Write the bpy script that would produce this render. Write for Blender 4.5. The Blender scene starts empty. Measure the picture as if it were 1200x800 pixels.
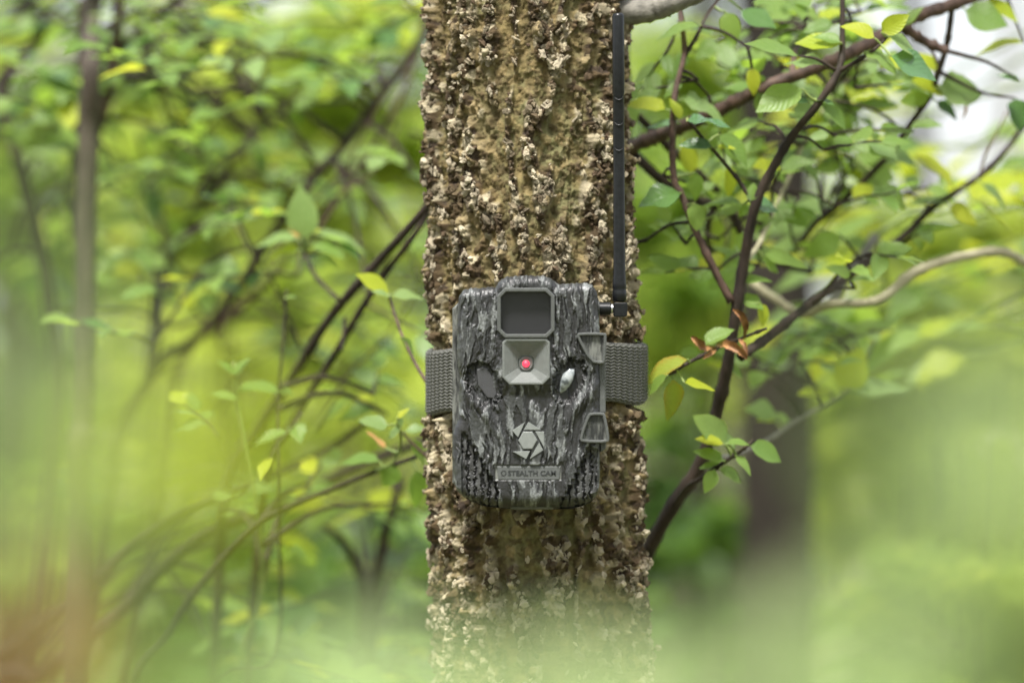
import bpy, bmesh, math, random
import numpy as np
from mathutils import Vector, Matrix

# ------------------------------------------------------------------ camera, sky, sun, exposure
SC = bpy.context.scene
COL = SC.collection
FOC, CAMY, CAMZ = 135.0, -2.32, 1.35
cam_d = bpy.data.cameras.new('camera')
cam_d.lens = FOC; cam_d.sensor_width = 36.0; cam_d.sensor_fit = 'HORIZONTAL'
cam_d.clip_start = 0.05; cam_d.clip_end = 2000
cam_d.dof.use_dof = True
cam_d.dof.focus_distance = 2.305
cam_d.dof.aperture_fstop = 3.5
cam_d.dof.aperture_blades = 0
cam = bpy.data.objects.new('camera', cam_d); COL.objects.link(cam)
cam.location = (0, CAMY, CAMZ); cam.rotation_euler = (math.radians(90), 0, 0)
SC.camera = cam

SUN_DIR = Vector((-0.15, -0.42, 0.89)).normalized()          # from the scene towards the sun
world = bpy.data.worlds.new('World'); SC.world = world; world.use_nodes = True
wn = world.node_tree.nodes; wl = world.node_tree.links
bg = wn['Background']; sky = wn.new('ShaderNodeTexSky'); sky.sky_type = 'NISHITA'
sky.sun_disc = False
sky.sun_elevation = math.asin(SUN_DIR.z)
sky.sun_rotation = math.atan2(SUN_DIR.x, SUN_DIR.y)
sky.air_density = 1.0; sky.dust_density = 5.0; sky.ozone_density = 0.8
cl = wn.new('ShaderNodeTexNoise'); cl.inputs['Scale'].default_value = 2.2; cl.inputs['Detail'].default_value = 6
crm = wn.new('ShaderNodeMapRange'); crm.inputs[1].default_value = 0.3; crm.inputs[2].default_value = 0.7; crm.inputs[3].default_value = 0.45; crm.inputs[4].default_value = 0.85
cmx = wn.new('ShaderNodeMix'); cmx.data_type = 'RGBA'; cmx.inputs[7].default_value = (4.6, 4.7, 4.8, 1)
wl.new(cl.outputs[0], crm.inputs[0]); wl.new(crm.outputs[0], cmx.inputs[0]); wl.new(sky.outputs[0], cmx.inputs[6])
wl.new(cmx.outputs[2], bg.inputs[0]); bg.inputs[1].default_value = 0.12
sun_d = bpy.data.lights.new('sun', 'SUN'); sun_d.energy = 3.2; sun_d.angle = math.radians(12)
sun_d.color = (1.0, 0.975, 0.93)
sun = bpy.data.objects.new('sun', sun_d); COL.objects.link(sun)
sun.rotation_euler = (-SUN_DIR).to_track_quat('-Z', 'Y').to_euler()
sun.location = SUN_DIR * 30
vs = SC.view_settings
vs.view_transform = 'Standard'; vs.look = 'None'; vs.exposure = 1.45; vs.gamma = 1.0
vs.use_curve_mapping = False
SC.render.engine = 'CYCLES'
SC.cycles.use_denoising = True; SC.cycles.denoising_input_passes = 'RGB_ALBEDO'; SC.cycles.denoising_prefilter = 'ACCURATE'
SC.cycles.max_bounces = 10; SC.cycles.transmission_bounces = 8; SC.cycles.diffuse_bounces = 6

# ------------------------------------------------------------------ helpers
rng = np.random.default_rng(7)
rnd = random.Random(11)
KPX = 36.0 / FOC / 1200.0                                     # metres per photo pixel at 1 m

def P(px, py, y=0.0):
    """photo pixel (1200x800) at world depth y -> point"""
    D = y - CAMY
    return Vector(((px - 600) * KPX * D, y, CAMZ - (py - 400) * KPX * D))

def mesh_from(name, verts, faces, smooth=True):
    me = bpy.data.meshes.new(name)
    me.from_pydata([tuple(v) for v in verts], [], faces)
    me.polygons.foreach_set('use_smooth', [smooth] * len(me.polygons))
    me.update()
    return me

def grid_mesh(name, V, quads, smooth=True):
    me = bpy.data.meshes.new(name)
    nv, nq = len(V), len(quads)
    me.vertices.add(nv); me.vertices.foreach_set('co', np.ascontiguousarray(V, dtype=np.float32).ravel())
    me.loops.add(nq * 4); me.loops.foreach_set('vertex_index', np.ascontiguousarray(quads, dtype=np.int32).ravel())
    me.polygons.add(nq)
    me.polygons.foreach_set('loop_start', np.arange(0, nq * 4, 4, dtype=np.int32))
    me.polygons.foreach_set('use_smooth', np.full(nq, smooth))
    me.update(calc_edges=True); me.validate()
    return me

def tri_mesh(name, V, T, smooth=True):
    me = bpy.data.meshes.new(name)
    nv, nt = len(V), len(T)
    me.vertices.add(nv); me.vertices.foreach_set('co', np.ascontiguousarray(V, dtype=np.float32).ravel())
    me.loops.add(nt * 3); me.loops.foreach_set('vertex_index', np.ascontiguousarray(T, dtype=np.int32).ravel())
    me.polygons.add(nt)
    me.polygons.foreach_set('loop_start', np.arange(0, nt * 3, 3, dtype=np.int32))
    me.polygons.foreach_set('use_smooth', np.full(nt, smooth))
    me.update(calc_edges=True)
    return me

def grid_quads(nr, nc, wrap=False):
    r = np.arange(nr - 1)[:, None]; m = nc if wrap else nc - 1
    c = np.arange(m)[None, :]; c2 = (c + 1) % nc
    return np.stack([r * nc + c, r * nc + c2, (r + 1) * nc + c2, (r + 1) * nc + c], -1).reshape(-1, 4)

def color_attr(me, cols, name='tint'):
    a = me.color_attributes.new(name, 'FLOAT_COLOR', 'POINT')
    c4 = np.ones((len(cols), 4), dtype=np.float32); c4[:, :3] = cols
    a.data.foreach_set('color', c4.ravel())

def obj(name, me, mat, parent=None, **props):
    o = bpy.data.objects.new(name, me); COL.objects.link(o)
    if mat is not None and not me.materials: me.materials.append(mat)
    if parent is not None: o.parent = parent
    for k, v in props.items(): o[k] = v
    return o

def part(name, me, mat, th, **props):
    """world-space mesh made a child of th (th is an unrotated Empty)"""
    root = th
    off = Vector(th.location)
    p = th.parent
    while p is not None:
        off += Vector(p.location); p = p.parent
    if off.length > 0: me.transform(Matrix.Translation(-off))
    return obj(name, me, mat, root, **props)

def thing(name, label, cat, loc=(0, 0, 0), group=None):
    o = bpy.data.objects.new(name, None); COL.objects.link(o)
    o.location = loc; o.empty_display_size = 0.05
    o['label'] = label; o['category'] = cat
    if group: o['group'] = group
    return o

# periodic gradient noise -------------------------------------------------
def pnoise(x, y, per=256, seed=0):
    g = np.random.default_rng(seed + 1000)
    perm = g.permutation(512); ang = g.random(512) * 2 * np.pi
    xi = np.floor(x).astype(int); yi = np.floor(y).astype(int)
    xf = x - xi; yf = y - yi
    def gr(ix, iy, dx, dy):
        h = perm[(perm[(ix % per) % 512] + iy) % 512]
        a = ang[h]; return np.cos(a) * dx + np.sin(a) * dy
    u = xf ** 3 * (xf * (xf * 6 - 15) + 10); v = yf ** 3 * (yf * (yf * 6 - 15) + 10)
    n00 = gr(xi, yi, xf, yf); n10 = gr(xi + 1, yi, xf - 1, yf)
    n01 = gr(xi, yi + 1, xf, yf - 1); n11 = gr(xi + 1, yi + 1, xf - 1, yf - 1)
    return ((n00 * (1 - u) + n10 * u) * (1 - v) + (n01 * (1 - u) + n11 * u) * v) * 1.5

def fbm(x, y, per=256, seed=0, octv=4):
    s = 0; a = 1.0; f = 1
    for i in range(octv):
        s = s + a * pnoise(x * f, y * f, per * f, seed + i * 17); a *= 0.5; f *= 2
    return s

def voronoi(x, y, per, seed):
    """returns F1, F2, random value of the cell"""
    g = np.random.default_rng(seed); T = g.random((4096, 3))
    xi = np.floor(x).astype(int); yi = np.floor(y).astype(int)
    f1 = np.full(x.shape, 9.0); f2 = np.full(x.shape, 9.0); rv = np.zeros(x.shape)
    for dx in (-1, 0, 1):
        for dy in (-1, 0, 1):
            cx = xi + dx; cy = yi + dy
            h = ((cx % per) * 73 + cy * 1291) % 4096
            d = np.hypot(cx + T[h, 0] - x, cy + T[h, 1] - y)
            near = d < f1
            f2 = np.where(near, f1, np.minimum(f2, d)); rv = np.where(near, T[h, 2], rv)
            f1 = np.where(near, d, f1)
    return f1, f2, rv

def sstep(a, b, x):
    t = np.clip((x - a) / (b - a), 0, 1); return t * t * (3 - 2 * t)

# ------------------------------------------------------------------ materials
def new_mat(name):
    m = bpy.data.materials.new(name); m.use_nodes = True
    return m, m.node_tree.nodes, m.node_tree.links, m.node_tree.nodes['Principled BSDF']

def noise_node(n, l, scale, detail=6, vec=None, rough=0.6, stretch=None):
    t = n.new('ShaderNodeTexNoise'); t.inputs['Scale'].default_value = scale
    t.inputs['Detail'].default_value = detail; t.inputs['Roughness'].default_value = rough
    if vec is None:
        vec = n.new('ShaderNodeTexCoord').outputs['Object']
    if stretch:
        mp = n.new('ShaderNodeMapping'); mp.inputs['Scale'].default_value = stretch
        l.new(vec, mp.inputs[0]); vec = mp.outputs[0]
    l.new(vec, t.inputs['Vector'])
    return t

def ramp(n, l, fac, stops):
    r = n.new('ShaderNodeValToRGB'); l.new(fac, r.inputs[0])
    e = r.color_ramp.elements
    e[0].position, e[0].color = stops[0][0], (*stops[0][1], 1)
    e[1].position, e[1].color = stops[-1][0], (*stops[-1][1], 1)
    for p, c in stops[1:-1]:
        k = e.new(p); k.color = (*c, 1)
    return r

def simple_mat(name, c1, c2, rough=0.5, scale=40, bump=0.2, spec=0.5, stretch=None, dist=0.001, metal=0.0):
    m, n, l, b = new_mat(name)
    t = noise_node(n, l, scale, stretch=stretch)
    r = ramp(n, l, t.outputs[0], [(0.3, c1), (0.7, c2)])
    l.new(r.outputs[0], b.inputs['Base Color'])
    b.inputs['Roughness'].default_value = rough; b.inputs['Specular IOR Level'].default_value = spec
    b.inputs['Metallic'].default_value = metal
    if bump:
        bp = n.new('ShaderNodeBump'); bp.inputs['Strength'].default_value = bump; bp.inputs['Distance'].default_value = dist
        l.new(t.outputs[0], bp.inputs['Height']); l.new(bp.outputs[0], b.inputs['Normal'])
    return m

def attr_mat(name, rough, scale, amount, bump, dist, spec=0.3):
    """colour from the 'tint' attribute, broken up by fine noise"""
    m, n, l, b = new_mat(name)
    a = n.new('ShaderNodeAttribute'); a.attribute_name = 'tint'
    t = noise_node(n, l, scale, 8, rough=0.7)
    r = ramp(n, l, t.outputs[0], [(0.25, (1 - amount,) * 3), (0.75, (1 + amount,) * 3)])
    mx = n.new('ShaderNodeMix'); mx.data_type = 'RGBA'; mx.blend_type = 'MULTIPLY'; mx.inputs[0].default_value = 1
    mx.clamp_result = False
    l.new(a.outputs['Color'], mx.inputs[6]); l.new(r.outputs[0], mx.inputs[7])
    l.new(mx.outputs[2], b.inputs['Base Color'])
    b.inputs['Roughness'].default_value = rough; b.inputs['Specular IOR Level'].default_value = spec
    bp = n.new('ShaderNodeBump'); bp.inputs['Strength'].default_value = bump; bp.inputs['Distance'].default_value = dist
    l.new(t.outputs[0], bp.inputs['Height']); l.new(bp.outputs[0], b.inputs['Normal'])
    return m

def leaf_mat(name, ca, cb, ta, tb, rough=0.42, trans=0.5, by='object', spot=None, spec=0.45, spot_at=0.68):
    """leaf: reflecting and light-transmitting; per-leaf variation; veins from the leaf's own UV"""
    m, n, l, b = new_mat(name)
    out = n['Material Output']
    if by == 'object':
        rv = n.new('ShaderNodeObjectInfo').outputs['Random']
    else:
        at = n.new('ShaderNodeAttribute'); at.attribute_name = 'rnd'; rv = at.outputs['Fac']
    cr = ramp(n, l, rv, [(0.0, ca), (1.0, cb)]); tr = ramp(n, l, rv, [(0.0, ta), (1.0, tb)])
    col = cr.outputs[0]; tcol = tr.outputs[0]
    if by == 'object':
        uv = n.new('ShaderNodeUVMap'); sx = n.new('ShaderNodeSeparateXYZ'); l.new(uv.outputs[0], sx.inputs[0])
        ab = n.new('ShaderNodeMath'); ab.operation = 'ABSOLUTE'; l.new(sx.outputs[0], ab.inputs[0])
        k = n.new('ShaderNodeMath'); k.operation = 'MULTIPLY_ADD'; k.inputs[1].default_value = -0.28
        l.new(ab.outputs[0], k.inputs[0]); l.new(sx.outputs[1], k.inputs[2])
        s = n.new('ShaderNodeMath'); s.operation = 'MULTIPLY'; s.inputs[1].default_value = 8.0; l.new(k.outputs[0], s.inputs[0])
        f = n.new('ShaderNodeMath'); f.operation = 'PINGPONG'; f.inputs[1].default_value = 0.5; l.new(s.outputs[0], f.inputs[0])
        mid = n.new('ShaderNodeMath'); mid.operation = 'MULTIPLY'; mid.inputs[1].default_value = 5.0; l.new(ab.outputs[0], mid.inputs[0])
        mn = n.new('ShaderNodeMath'); mn.operation = 'MINIMUM'; l.new(f.outputs[0], mn.inputs[0]); l.new(mid.outputs[0], mn.inputs[1])
        vr = ramp(n, l, mn.outputs[0], [(0.0, (1.35, 1.3, 1.3)), (0.10, (1, 1, 1))])
        nz = noise_node(n, l, 55, 5)
        nr = ramp(n, l, nz.outputs[0], [(0.3, (0.8, 0.86, 0.8)), (0.72, (1.18, 1.12, 1.15))])
        def mul(c, d):
            mx = n.new('ShaderNodeMix'); mx.data_type = 'RGBA'; mx.blend_type = 'MULTIPLY'; mx.inputs[0].default_value = 1
            l.new(c, mx.inputs[6]); l.new(d, mx.inputs[7]); return mx.outputs[2]
        col = mul(mul(col, vr.outputs[0]), nr.outputs[0]); tcol = mul(tcol, nr.outputs[0])
        if spot:
            nz2 = noise_node(n, l, 90, 3)
            ed = n.new('ShaderNodeMath'); ed.operation = 'MULTIPLY_ADD'; ed.inputs[1].default_value = 0.22
            l.new(ab.outputs[0], ed.inputs[0]); l.new(nz2.outputs[0], ed.inputs[2])
            sr = ramp(n, l, ed.outputs[0], [(spot_at, (0, 0, 0)), (spot_at + 0.08, (1, 1, 1))])
            mx = n.new('ShaderNodeMix'); mx.data_type = 'RGBA'; l.new(sr.outputs[0], mx.inputs[0])
            l.new(col, mx.inputs[6]); mx.inputs[7].default_value = (*spot, 1); col = mx.outputs[2]
        bp = n.new('ShaderNodeBump'); bp.inputs['Strength'].default_value = 0.35; bp.inputs['Distance'].default_value = 0.0012
        l.new(mn.outputs[0], bp.inputs['Height']); l.new(bp.outputs[0], b.inputs['Normal'])
    l.new(col, b.inputs['Base Color'])
    b.inputs['Roughness'].default_value = rough; b.inputs['Specular IOR Level'].default_value = spec
    tl = n.new('ShaderNodeBsdfTranslucent'); l.new(tcol, tl.inputs[0])
    ms = n.new('ShaderNodeMixShader'); ms.inputs[0].default_value = trans
    l.new(b.outputs[0], ms.inputs[1]); l.new(tl.outputs[0], ms.inputs[2]); l.new(ms.outputs[0], out.inputs[0])
    return m

M = {}
M['bark'] = attr_mat('corky_bark', 0.85, 260, 0.30, 0.8, 0.0012)
M['twig'] = simple_mat('dark_twig_bark', (0.012, 0.009, 0.007), (0.050, 0.034, 0.024), 0.7, 120, 0.6, 0.3, (1, 1, 0.35), 0.0015)
M['redtwig'] = simple_mat('red_brown_twig_bark', (0.028, 0.016, 0.011), (0.12, 0.072, 0.052), 0.65, 150, 0.6, 0.35, None, 0.0015)
M['greytwig'] = simple_mat('grey_lichen_bark', (0.09, 0.085, 0.072), (0.25, 0.235, 0.20), 0.8, 170, 0.7, 0.3, None, 0.002)
M['paletwig'] = simple_mat('pale_olive_bark', (0.24, 0.22, 0.14), (0.42, 0.385, 0.26), 0.75, 90, 0.5, 0.3, None, 0.0015)
M['greentwig'] = simple_mat('green_shoot', (0.12, 0.19, 0.04), (0.24, 0.29, 0.08), 0.55, 90, 0.2)
M['browntwig'] = simple_mat('grey_brown_bark', (0.03, 0.023, 0.017), (0.085, 0.067, 0.05), 0.75, 120, 0.6, 0.3, (1, 1, 0.3), 0.0015)
M['browntrunk'] = simple_mat('brown_forest_bark', (0.010, 0.008, 0.006), (0.036, 0.029, 0.021), 0.85, 22, 0.9, 0.25, (1, 1, 0.22), 0.01)
M['greytrunk'] = simple_mat('pale_forest_bark', (0.20, 0.19, 0.165), (0.40, 0.38, 0.33), 0.85, 18, 0.6, 0.25, (1, 1, 0.4), 0.006)
M['leaf'] = leaf_mat('green_leaf', (0.12, 0.21, 0.045), (0.19, 0.29, 0.07), (0.30, 0.48, 0.05), (0.44, 0.60, 0.08), spot=(0.20, 0.13, 0.03), spot_at=0.77)
M['pale'] = leaf_mat('pale_green_leaf', (0.17, 0.26, 0.09), (0.22, 0.32, 0.11), (0.30, 0.46, 0.09), (0.38, 0.54, 0.12), spot=(0.24, 0.16, 0.04), spot_at=0.77)
M['dark'] = leaf_mat('deep_green_leaf', (0.05, 0.115, 0.025), (0.08, 0.16, 0.035), (0.06, 0.18, 0.02), (0.12, 0.26, 0.03), 0.3, 0.3)
M['gloss'] = leaf_mat('shiny_green_leaf', (0.06, 0.14, 0.045), (0.09, 0.18, 0.06), (0.10, 0.22, 0.03), (0.16, 0.30, 0.05), 0.16, 0.22, spec=0.9)
M['yellow'] = leaf_mat('yellow_green_leaf', (0.28, 0.35, 0.02), (0.38, 0.42, 0.03), (0.54, 0.64, 0.04), (0.70, 0.73, 0.06), 0.45, 0.5)
M['fresh'] = leaf_mat('fresh_mint_leaf', (0.26, 0.35, 0.14), (0.32, 0.41, 0.18), (0.42, 0.58, 0.16), (0.52, 0.66, 0.2), 0.5, 0.4)
M['spotted'] = leaf_mat('yellowing_spotted_leaf', (0.22, 0.30, 0.04), (0.30, 0.34, 0.05), (0.42, 0.52, 0.03), (0.5, 0.55, 0.04), 0.45, 0.45, spot=(0.36, 0.11, 0.02))
M['rust'] = leaf_mat('rusty_bud_leaf', (0.42, 0.20, 0.06), (0.5, 0.28, 0.09), (0.5, 0.25, 0.05), (0.5, 0.3, 0.08), 0.5, 0.35)
M['dead'] = simple_mat('dry_brown_leaf', (0.09, 0.036, 0.013), (0.36, 0.18, 0.07), 0.55, 160, 0.6, 0.4, None, 0.001)
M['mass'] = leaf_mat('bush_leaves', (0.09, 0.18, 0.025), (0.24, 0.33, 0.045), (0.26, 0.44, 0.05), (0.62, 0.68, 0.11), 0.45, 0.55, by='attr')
M['massdark'] = leaf_mat('shade_tinted_leaves', (0.03, 0.075, 0.017), (0.09, 0.16, 0.035), (0.07, 0.18, 0.015), (0.24, 0.38, 0.03), 0.45, 0.45, by='attr')  # darker copy of the bush leaves with shade put into the colour
M['massbright'] = leaf_mat('sunlight_tinted_leaves', (0.18, 0.26, 0.04), (0.32, 0.38, 0.08), (0.42, 0.56, 0.07), (0.68, 0.73, 0.14), 0.45, 0.6, by='attr')  # lighter copy of the bush leaves with sunlight put into the colour
M['cover'] = leaf_mat('ground_cover_leaves', (0.07, 0.15, 0.03), (0.16, 0.25, 0.05), (0.2, 0.36, 0.03), (0.4, 0.5, 0.04), 0.5, 0.45, by='attr')

# ------------------------------------------------------------------ tube / branch builder
def catmull(pts, n):
    pts = [Vector(p) for p in pts]
    if len(pts) == 2: return [pts[0].lerp(pts[1], i / n) for i in range(n + 1)]
    q = [pts[0] * 2 - pts[1]] + pts + [pts[-1] * 2 - pts[-2]]
    out = []
    for i in range(1, len(q) - 2):
        a, b, c, d = q[i - 1:i + 3]
        for k in range(n):
            t = k / n
            out.append(0.5 * ((2 * b) + (c - a) * t + (2 * a - 5 * b + 4 * c - d) * t * t + (3 * b - a - 3 * c + d) * t ** 3))
    out.append(pts[-1])
    return out

def tube(pts, r0, r1, sides=8, sub=5, rough=0.12, knots=0.0, seed=0):
    """tapered, slightly knobbly branch"""
    g = random.Random(seed)
    c = catmull(pts, sub); n = len(c)
    V = []; F = []
    up = Vector((0.3, 1, 0.2)).normalized()
    for i, p in enumerate(c):
        t = (c[min(i + 1, n - 1)] - c[max(i - 1, 0)]).normalized()
        s = t.cross(up)
        if s.length < 1e-3: s = t.cross(Vector((1, 0, 0)))
        s.normalize(); w = s.cross(t)
        r = r0 + (r1 - r0) * i / (n - 1)
        k = 1 + (knots if g.random() < 0.16 else 0) + g.uniform(-rough, rough) * 0.5
        for j in range(sides):
            a = 2 * math.pi * j / sides
            rr = r * k * (1 + g.uniform(-rough, rough))
            V.append(p + (s * math.cos(a) + w * math.sin(a)) * rr)
    for i in range(n - 1):
        for j in range(sides):
            j2 = (j + 1) % sides
            F.append((i * sides + j, i * sides + j2, (i + 1) * sides + j2, (i + 1) * sides + j))
    V.append(c[-1] + (c[-1] - c[-2]).normalized() * r1 * 0.8); e = len(V) - 1
    for j in range(sides): F.append(((n - 1) * sides + j, (n - 1) * sides + (j + 1) % sides, e))
    F.append(tuple(reversed(range(sides))))
    return V, F, c

# ------------------------------------------------------------------ leaves
def leaf_geo(ratio, fold, curl, wave, seed, nl=7):
    """unit leaf along +Y, folded at the midrib; returns verts, faces, uv per vert"""
    g = random.Random(seed)
    V = []; UV = []
    for i in range(nl + 1):
        t = i / nl
        w = ratio * 0.5 * (math.sin(math.pi * min(1, t ** 0.78)) ** 0.85) * (1.04 - 0.25 * t)
        if i == 0: w = 0.008
        if i == nl: w = 0.0
        zc = -curl * t * t
        for s in (-1, 0, 1):
            u = s * w * (1 + g.uniform(-0.06, 0.06))
            z = zc + abs(u) * fold + (wave * math.sin(t * 9 + s * 1.7 + seed) * (abs(s)) * w)
            V.append((u, t + abs(s) * 0.02 * (1 - t), z)); UV.append((s * 1.0, t))
    F = []
    for i in range(nl):
        a = i * 3
        F.append((a, a + 1, a + 4, a + 3)); F.append((a + 1, a + 2, a + 5, a + 4))
    return V, F, UV

LEAFMESH = {}
def leaf_mesh(mat, var):
    key = (mat, var)
    if key not in LEAFMESH:
        ratio, fold, curl, wave = [(0.60, 0.18, 0.10, 0.10), (0.52, 0.30, 0.18, 0.15), (0.68, 0.12, 0.05, 0.12),
                                   (0.56, 0.42, 0.22, 0.10), (0.74, 0.22, 0.14, 0.2), (0.48, 0.22, 0.30, 0.12)][var]
        V, F, UV = leaf_geo(ratio, fold, curl, wave, var * 5 + 1)
        me = mesh_from('leaf', V, F)
        uvl = me.uv_layers.new(name='UVMap')
        for lp in me.loops: uvl.data[lp.index].uv = UV[lp.vertex_index]
        me.materials.append(M[mat])
        LEAFMESH[key] = me
    return LEAFMESH[key]

def frame(t, n):
    t = t.normalized(); x = t.cross(n)
    if x.length < 1e-4: x = t.cross(Vector((1, 0.2, 0)))
    x.normalize(); z = x.cross(t)
    return Matrix((x, t, z)).transposed()

class ObjSink:
    """leaves as single objects, children of a thing"""
    def __init__(self, th): self.th = th; self.n = 0; self.off = Vector(th.location)
    def leaf(self, base, t, n, length, mat, width=1.0, var=None):
        v = rnd.randrange(6) if var is None else var
        o = bpy.data.objects.new('leaf', leaf_mesh(mat, v)); COL.objects.link(o); o.parent = self.th
        R = frame(t, n).to_4x4()
        o.matrix_basis = Matrix.Translation(Vector(base) - self.off) @ R @ Matrix.Diagonal((length * width, length, length, 1))
        self.n += 1
    def twig(self, pts, r0, r1, mat='twig', name='twig'):
        V, F, c = tube(pts, r0, r1, 6, 4, 0.1, 0.1, rnd.randrange(9999))
        part(name, mesh_from(name, V, F), M[mat], self.th)

LV, LF = None, None
def _small():
    V = [(0, 0, 0)]
    for t, w in ((0.28, 0.27), (0.65, 0.23)):
        V += [(-w, t, w * 0.25 - 0.1 * t * t), (0, t, -0.1 * t * t), (w, t, w * 0.25 - 0.1 * t * t)]
    V.append((0, 1, -0.16))
    T = [(0, 2, 1), (0, 3, 2), (1, 2, 5), (1, 5, 4), (2, 3, 6), (2, 6, 5), (4, 5, 7), (5, 6, 7)]
    return np.array(V), np.array(T)
SV, ST = _small()

class BatchSink:
    """many leaves in one part"""
    def __init__(self): self.B = []; self.T = []; self.N = []; self.L = []; self.R = []
    def leaf(self, base, t, n, length, mat=None, width=1.0, var=None, rv=None):
        self.B.append(tuple(base)); self.T.append(tuple(t)); self.N.append(tuple(n)); self.L.append(length)
        self.R.append(rnd.random() if rv is None else rv)
    def add(self, B, T, N, L, R):
        self.B += list(map(tuple, B)); self.T += list(map(tuple, T)); self.N += list(map(tuple, N)); self.L += list(L); self.R += list(R)
    def mesh(self, name):
        B = np.array(self.B); T = np.array(self.T); N = np.array(self.N); L = np.array(self.L)
        T /= np.linalg.norm(T, axis=1, keepdims=True) + 1e-9
        X = np.cross(T, N); X /= np.linalg.norm(X, axis=1, keepdims=True) + 1e-9
        Z = np.cross(X, T)
        k = len(B); s = SV
        V = B[:, None] + L[:, None, None] * (X[:, None] * s[None, :, 0:1] + T[:, None] * s[None, :, 1:2] + Z[:, None] * s[None, :, 2:3])
        Tt = (ST[None] + (np.arange(k) * len(s))[:, None, None]).reshape(-1, 3)
        me = tri_mesh(name, V.reshape(-1, 3), Tt)
        a = me.attributes.new('rnd', 'FLOAT', 'POINT'); a.data.foreach_set('value', np.repeat(np.array(self.R, dtype=np.float32), len(s)))
        return me

CAMDIR = Vector((0, -1, 0))
def px_leaf(sink, b, t, f, mat, y, branches=None, var=None, width=1.0, petiole=True, dy=None):
    """leaf between two photo pixels; f = how much of its face shows; hung on the nearest branch"""
    y0 = y
    if branches:
        best = min((p for c in branches for p in c), key=lambda p: (p - P(b[0], b[1], p.y)).length)
        y0 = best.y + rnd.uniform(-0.012, 0.008)
    B = P(b[0], b[1], y0); T = P(t[0], t[1], y0)
    d = T - B; L = d.length
    if branches and (best - B).length > 0.10 and petiole: return
    d = d + Vector((0, rnd.uniform(-0.35, 0.35) * L, 0))
    up = CAMDIR.cross(d).normalized()
    if up.z < 0: up = -up
    n = CAMDIR * f + up * math.sqrt(max(0, 1 - f * f))
    sink.leaf(B, d, n, d.length * 1.12, mat, width * 1.2, var)
    if branches and petiole and (best - B).length > 0.003:
        mid = best.lerp(B, 0.55) + Vector((0, 0, (best - B).length * rnd.uniform(-0.12, 0.12)))
        dl = (best - B).length
        sink.twig([best, mid, B], min(0.0016, 0.0007 + dl * 0.02), 0.0006, 'greentwig' if dl < 0.02 else 'twig', 'leaf_stalk')

def spray(sink, o, d, length, n, leaf_l, mats, wmats, r=0.0012, twigmat='twig', face=0.35, droop=0.12, lift=0.0):
    """a twig with alternate leaves"""
    o = Vector(o); d = Vector(d).normalized()
    pts = [o]
    for i in range(1, 5):
        t = i / 4
        pts.append(o + d * length * t + Vector((rnd.uniform(-.03, .03), rnd.uniform(-.03, .03), -droop * t * t + rnd.uniform(-.02, .02))) * length)
    if hasattr(sink, 'twig'): sink.twig(pts, r, r * 0.4, twigmat)
    up = Vector((0, -face, 1)).normalized()
    side = d.cross(up).normalized()
    for i in range(n):
        t = 0.25 + 0.75 * (i + rnd.uniform(0, 0.5)) / n
        t = min(t, 1)
        k = min(int(t * 4), 3); b = pts[k].lerp(pts[k + 1], t * 4 - k)
        s = 1 if i % 2 else -1
        if i == n - 1: s = 0; b = pts[-1]
        td = d * rnd.uniform(0.45, 0.9) + side * s * rnd.uniform(0.5, 1.0) + Vector((0, 0, rnd.uniform(-0.45, 0.2) + lift))
        nn = up + Vector((rnd.uniform(-.5, .5), rnd.uniform(-.5, .4), rnd.uniform(-.2, .2)))
        sink.leaf(b, td, nn, leaf_l * rnd.uniform(0.65, 1.15), rnd.choices(mats, wmats)[0])

# ------------------------------------------------------------------ ground
gx = np.concatenate([-np.geomspace(2, 400, 40)[::-1], np.linspace(-1.9, 1.9, 40), np.geomspace(2, 400, 40)])
gy = np.concatenate([-np.geomspace(3, 400, 30)[::-1], np.linspace(-2.9, 3, 60), np.geomspace(3.1, 600, 60)])
GX, GY = np.meshgrid(gx, gy)
def ground_z(x, y):
    x = np.asarray(x, float); y = np.asarray(y, float)
    near = np.clip(np.hypot(x, y) / 4, 0, 1)
    return near * (0.10 * fbm(x * 0.35 + 50.3, y * 0.35 + 60.1, 4096, 3, 3)) - 0.0
GZ = ground_z(GX, GY) - 0.01
gme = grid_mesh('ground', np.stack([GX, GY, GZ], -1).reshape(-1, 3), grid_quads(len(gy), len(gx)))
gm, n_, l_, b_ = new_mat('forest_floor')
t_ = noise_node(n_, l_, 3.5, 10)
r_ = ramp(n_, l_, t_.outputs[0], [(0.3, (0.07, 0.05, 0.03)), (0.5, (0.11, 0.10, 0.04)), (0.62, (0.09, 0.15, 0.03)), (0.8, (0.15, 0.20, 0.05))])
l_.new(r_.outputs[0], b_.inputs['Base Color']); b_.inputs['Roughness'].default_value = 0.95
bp_ = n_.new('ShaderNodeBump'); bp_.inputs['Distance'].default_value = 0.05; l_.new(t_.outputs[0], bp_.inputs['Height']); l_.new(bp_.outputs[0], b_.inputs['Normal'])
obj('ground', gme, gm, kind='structure')

def gz(x, y): return float(ground_z(x, y))

# ------------------------------------------------------------------ the corky tree
TY = 0.075                                              # depth of the trunk's axis
def trunk_c(z):
    """axis x and radius of the trunk at height z"""
    top = P(615.0, 0, TY); bot = P(637.5, 800, TY)
    s = (np.asarray(z, float) - bot.z) / (top.z - bot.z)
    x = bot.x + (top.x - bot.x) * s
    r = 0.0640 + (0.0592 - 0.0640) * s
    r = np.where(s > 1, 0.0592 * np.clip(1 - (np.asarray(z) - top.z) / 4.2, 0.12, 1), r)
    r = r + 0.05 * np.exp(-np.clip(np.asarray(z, float), 0, 9) / 0.12)
    return x, r

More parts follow.
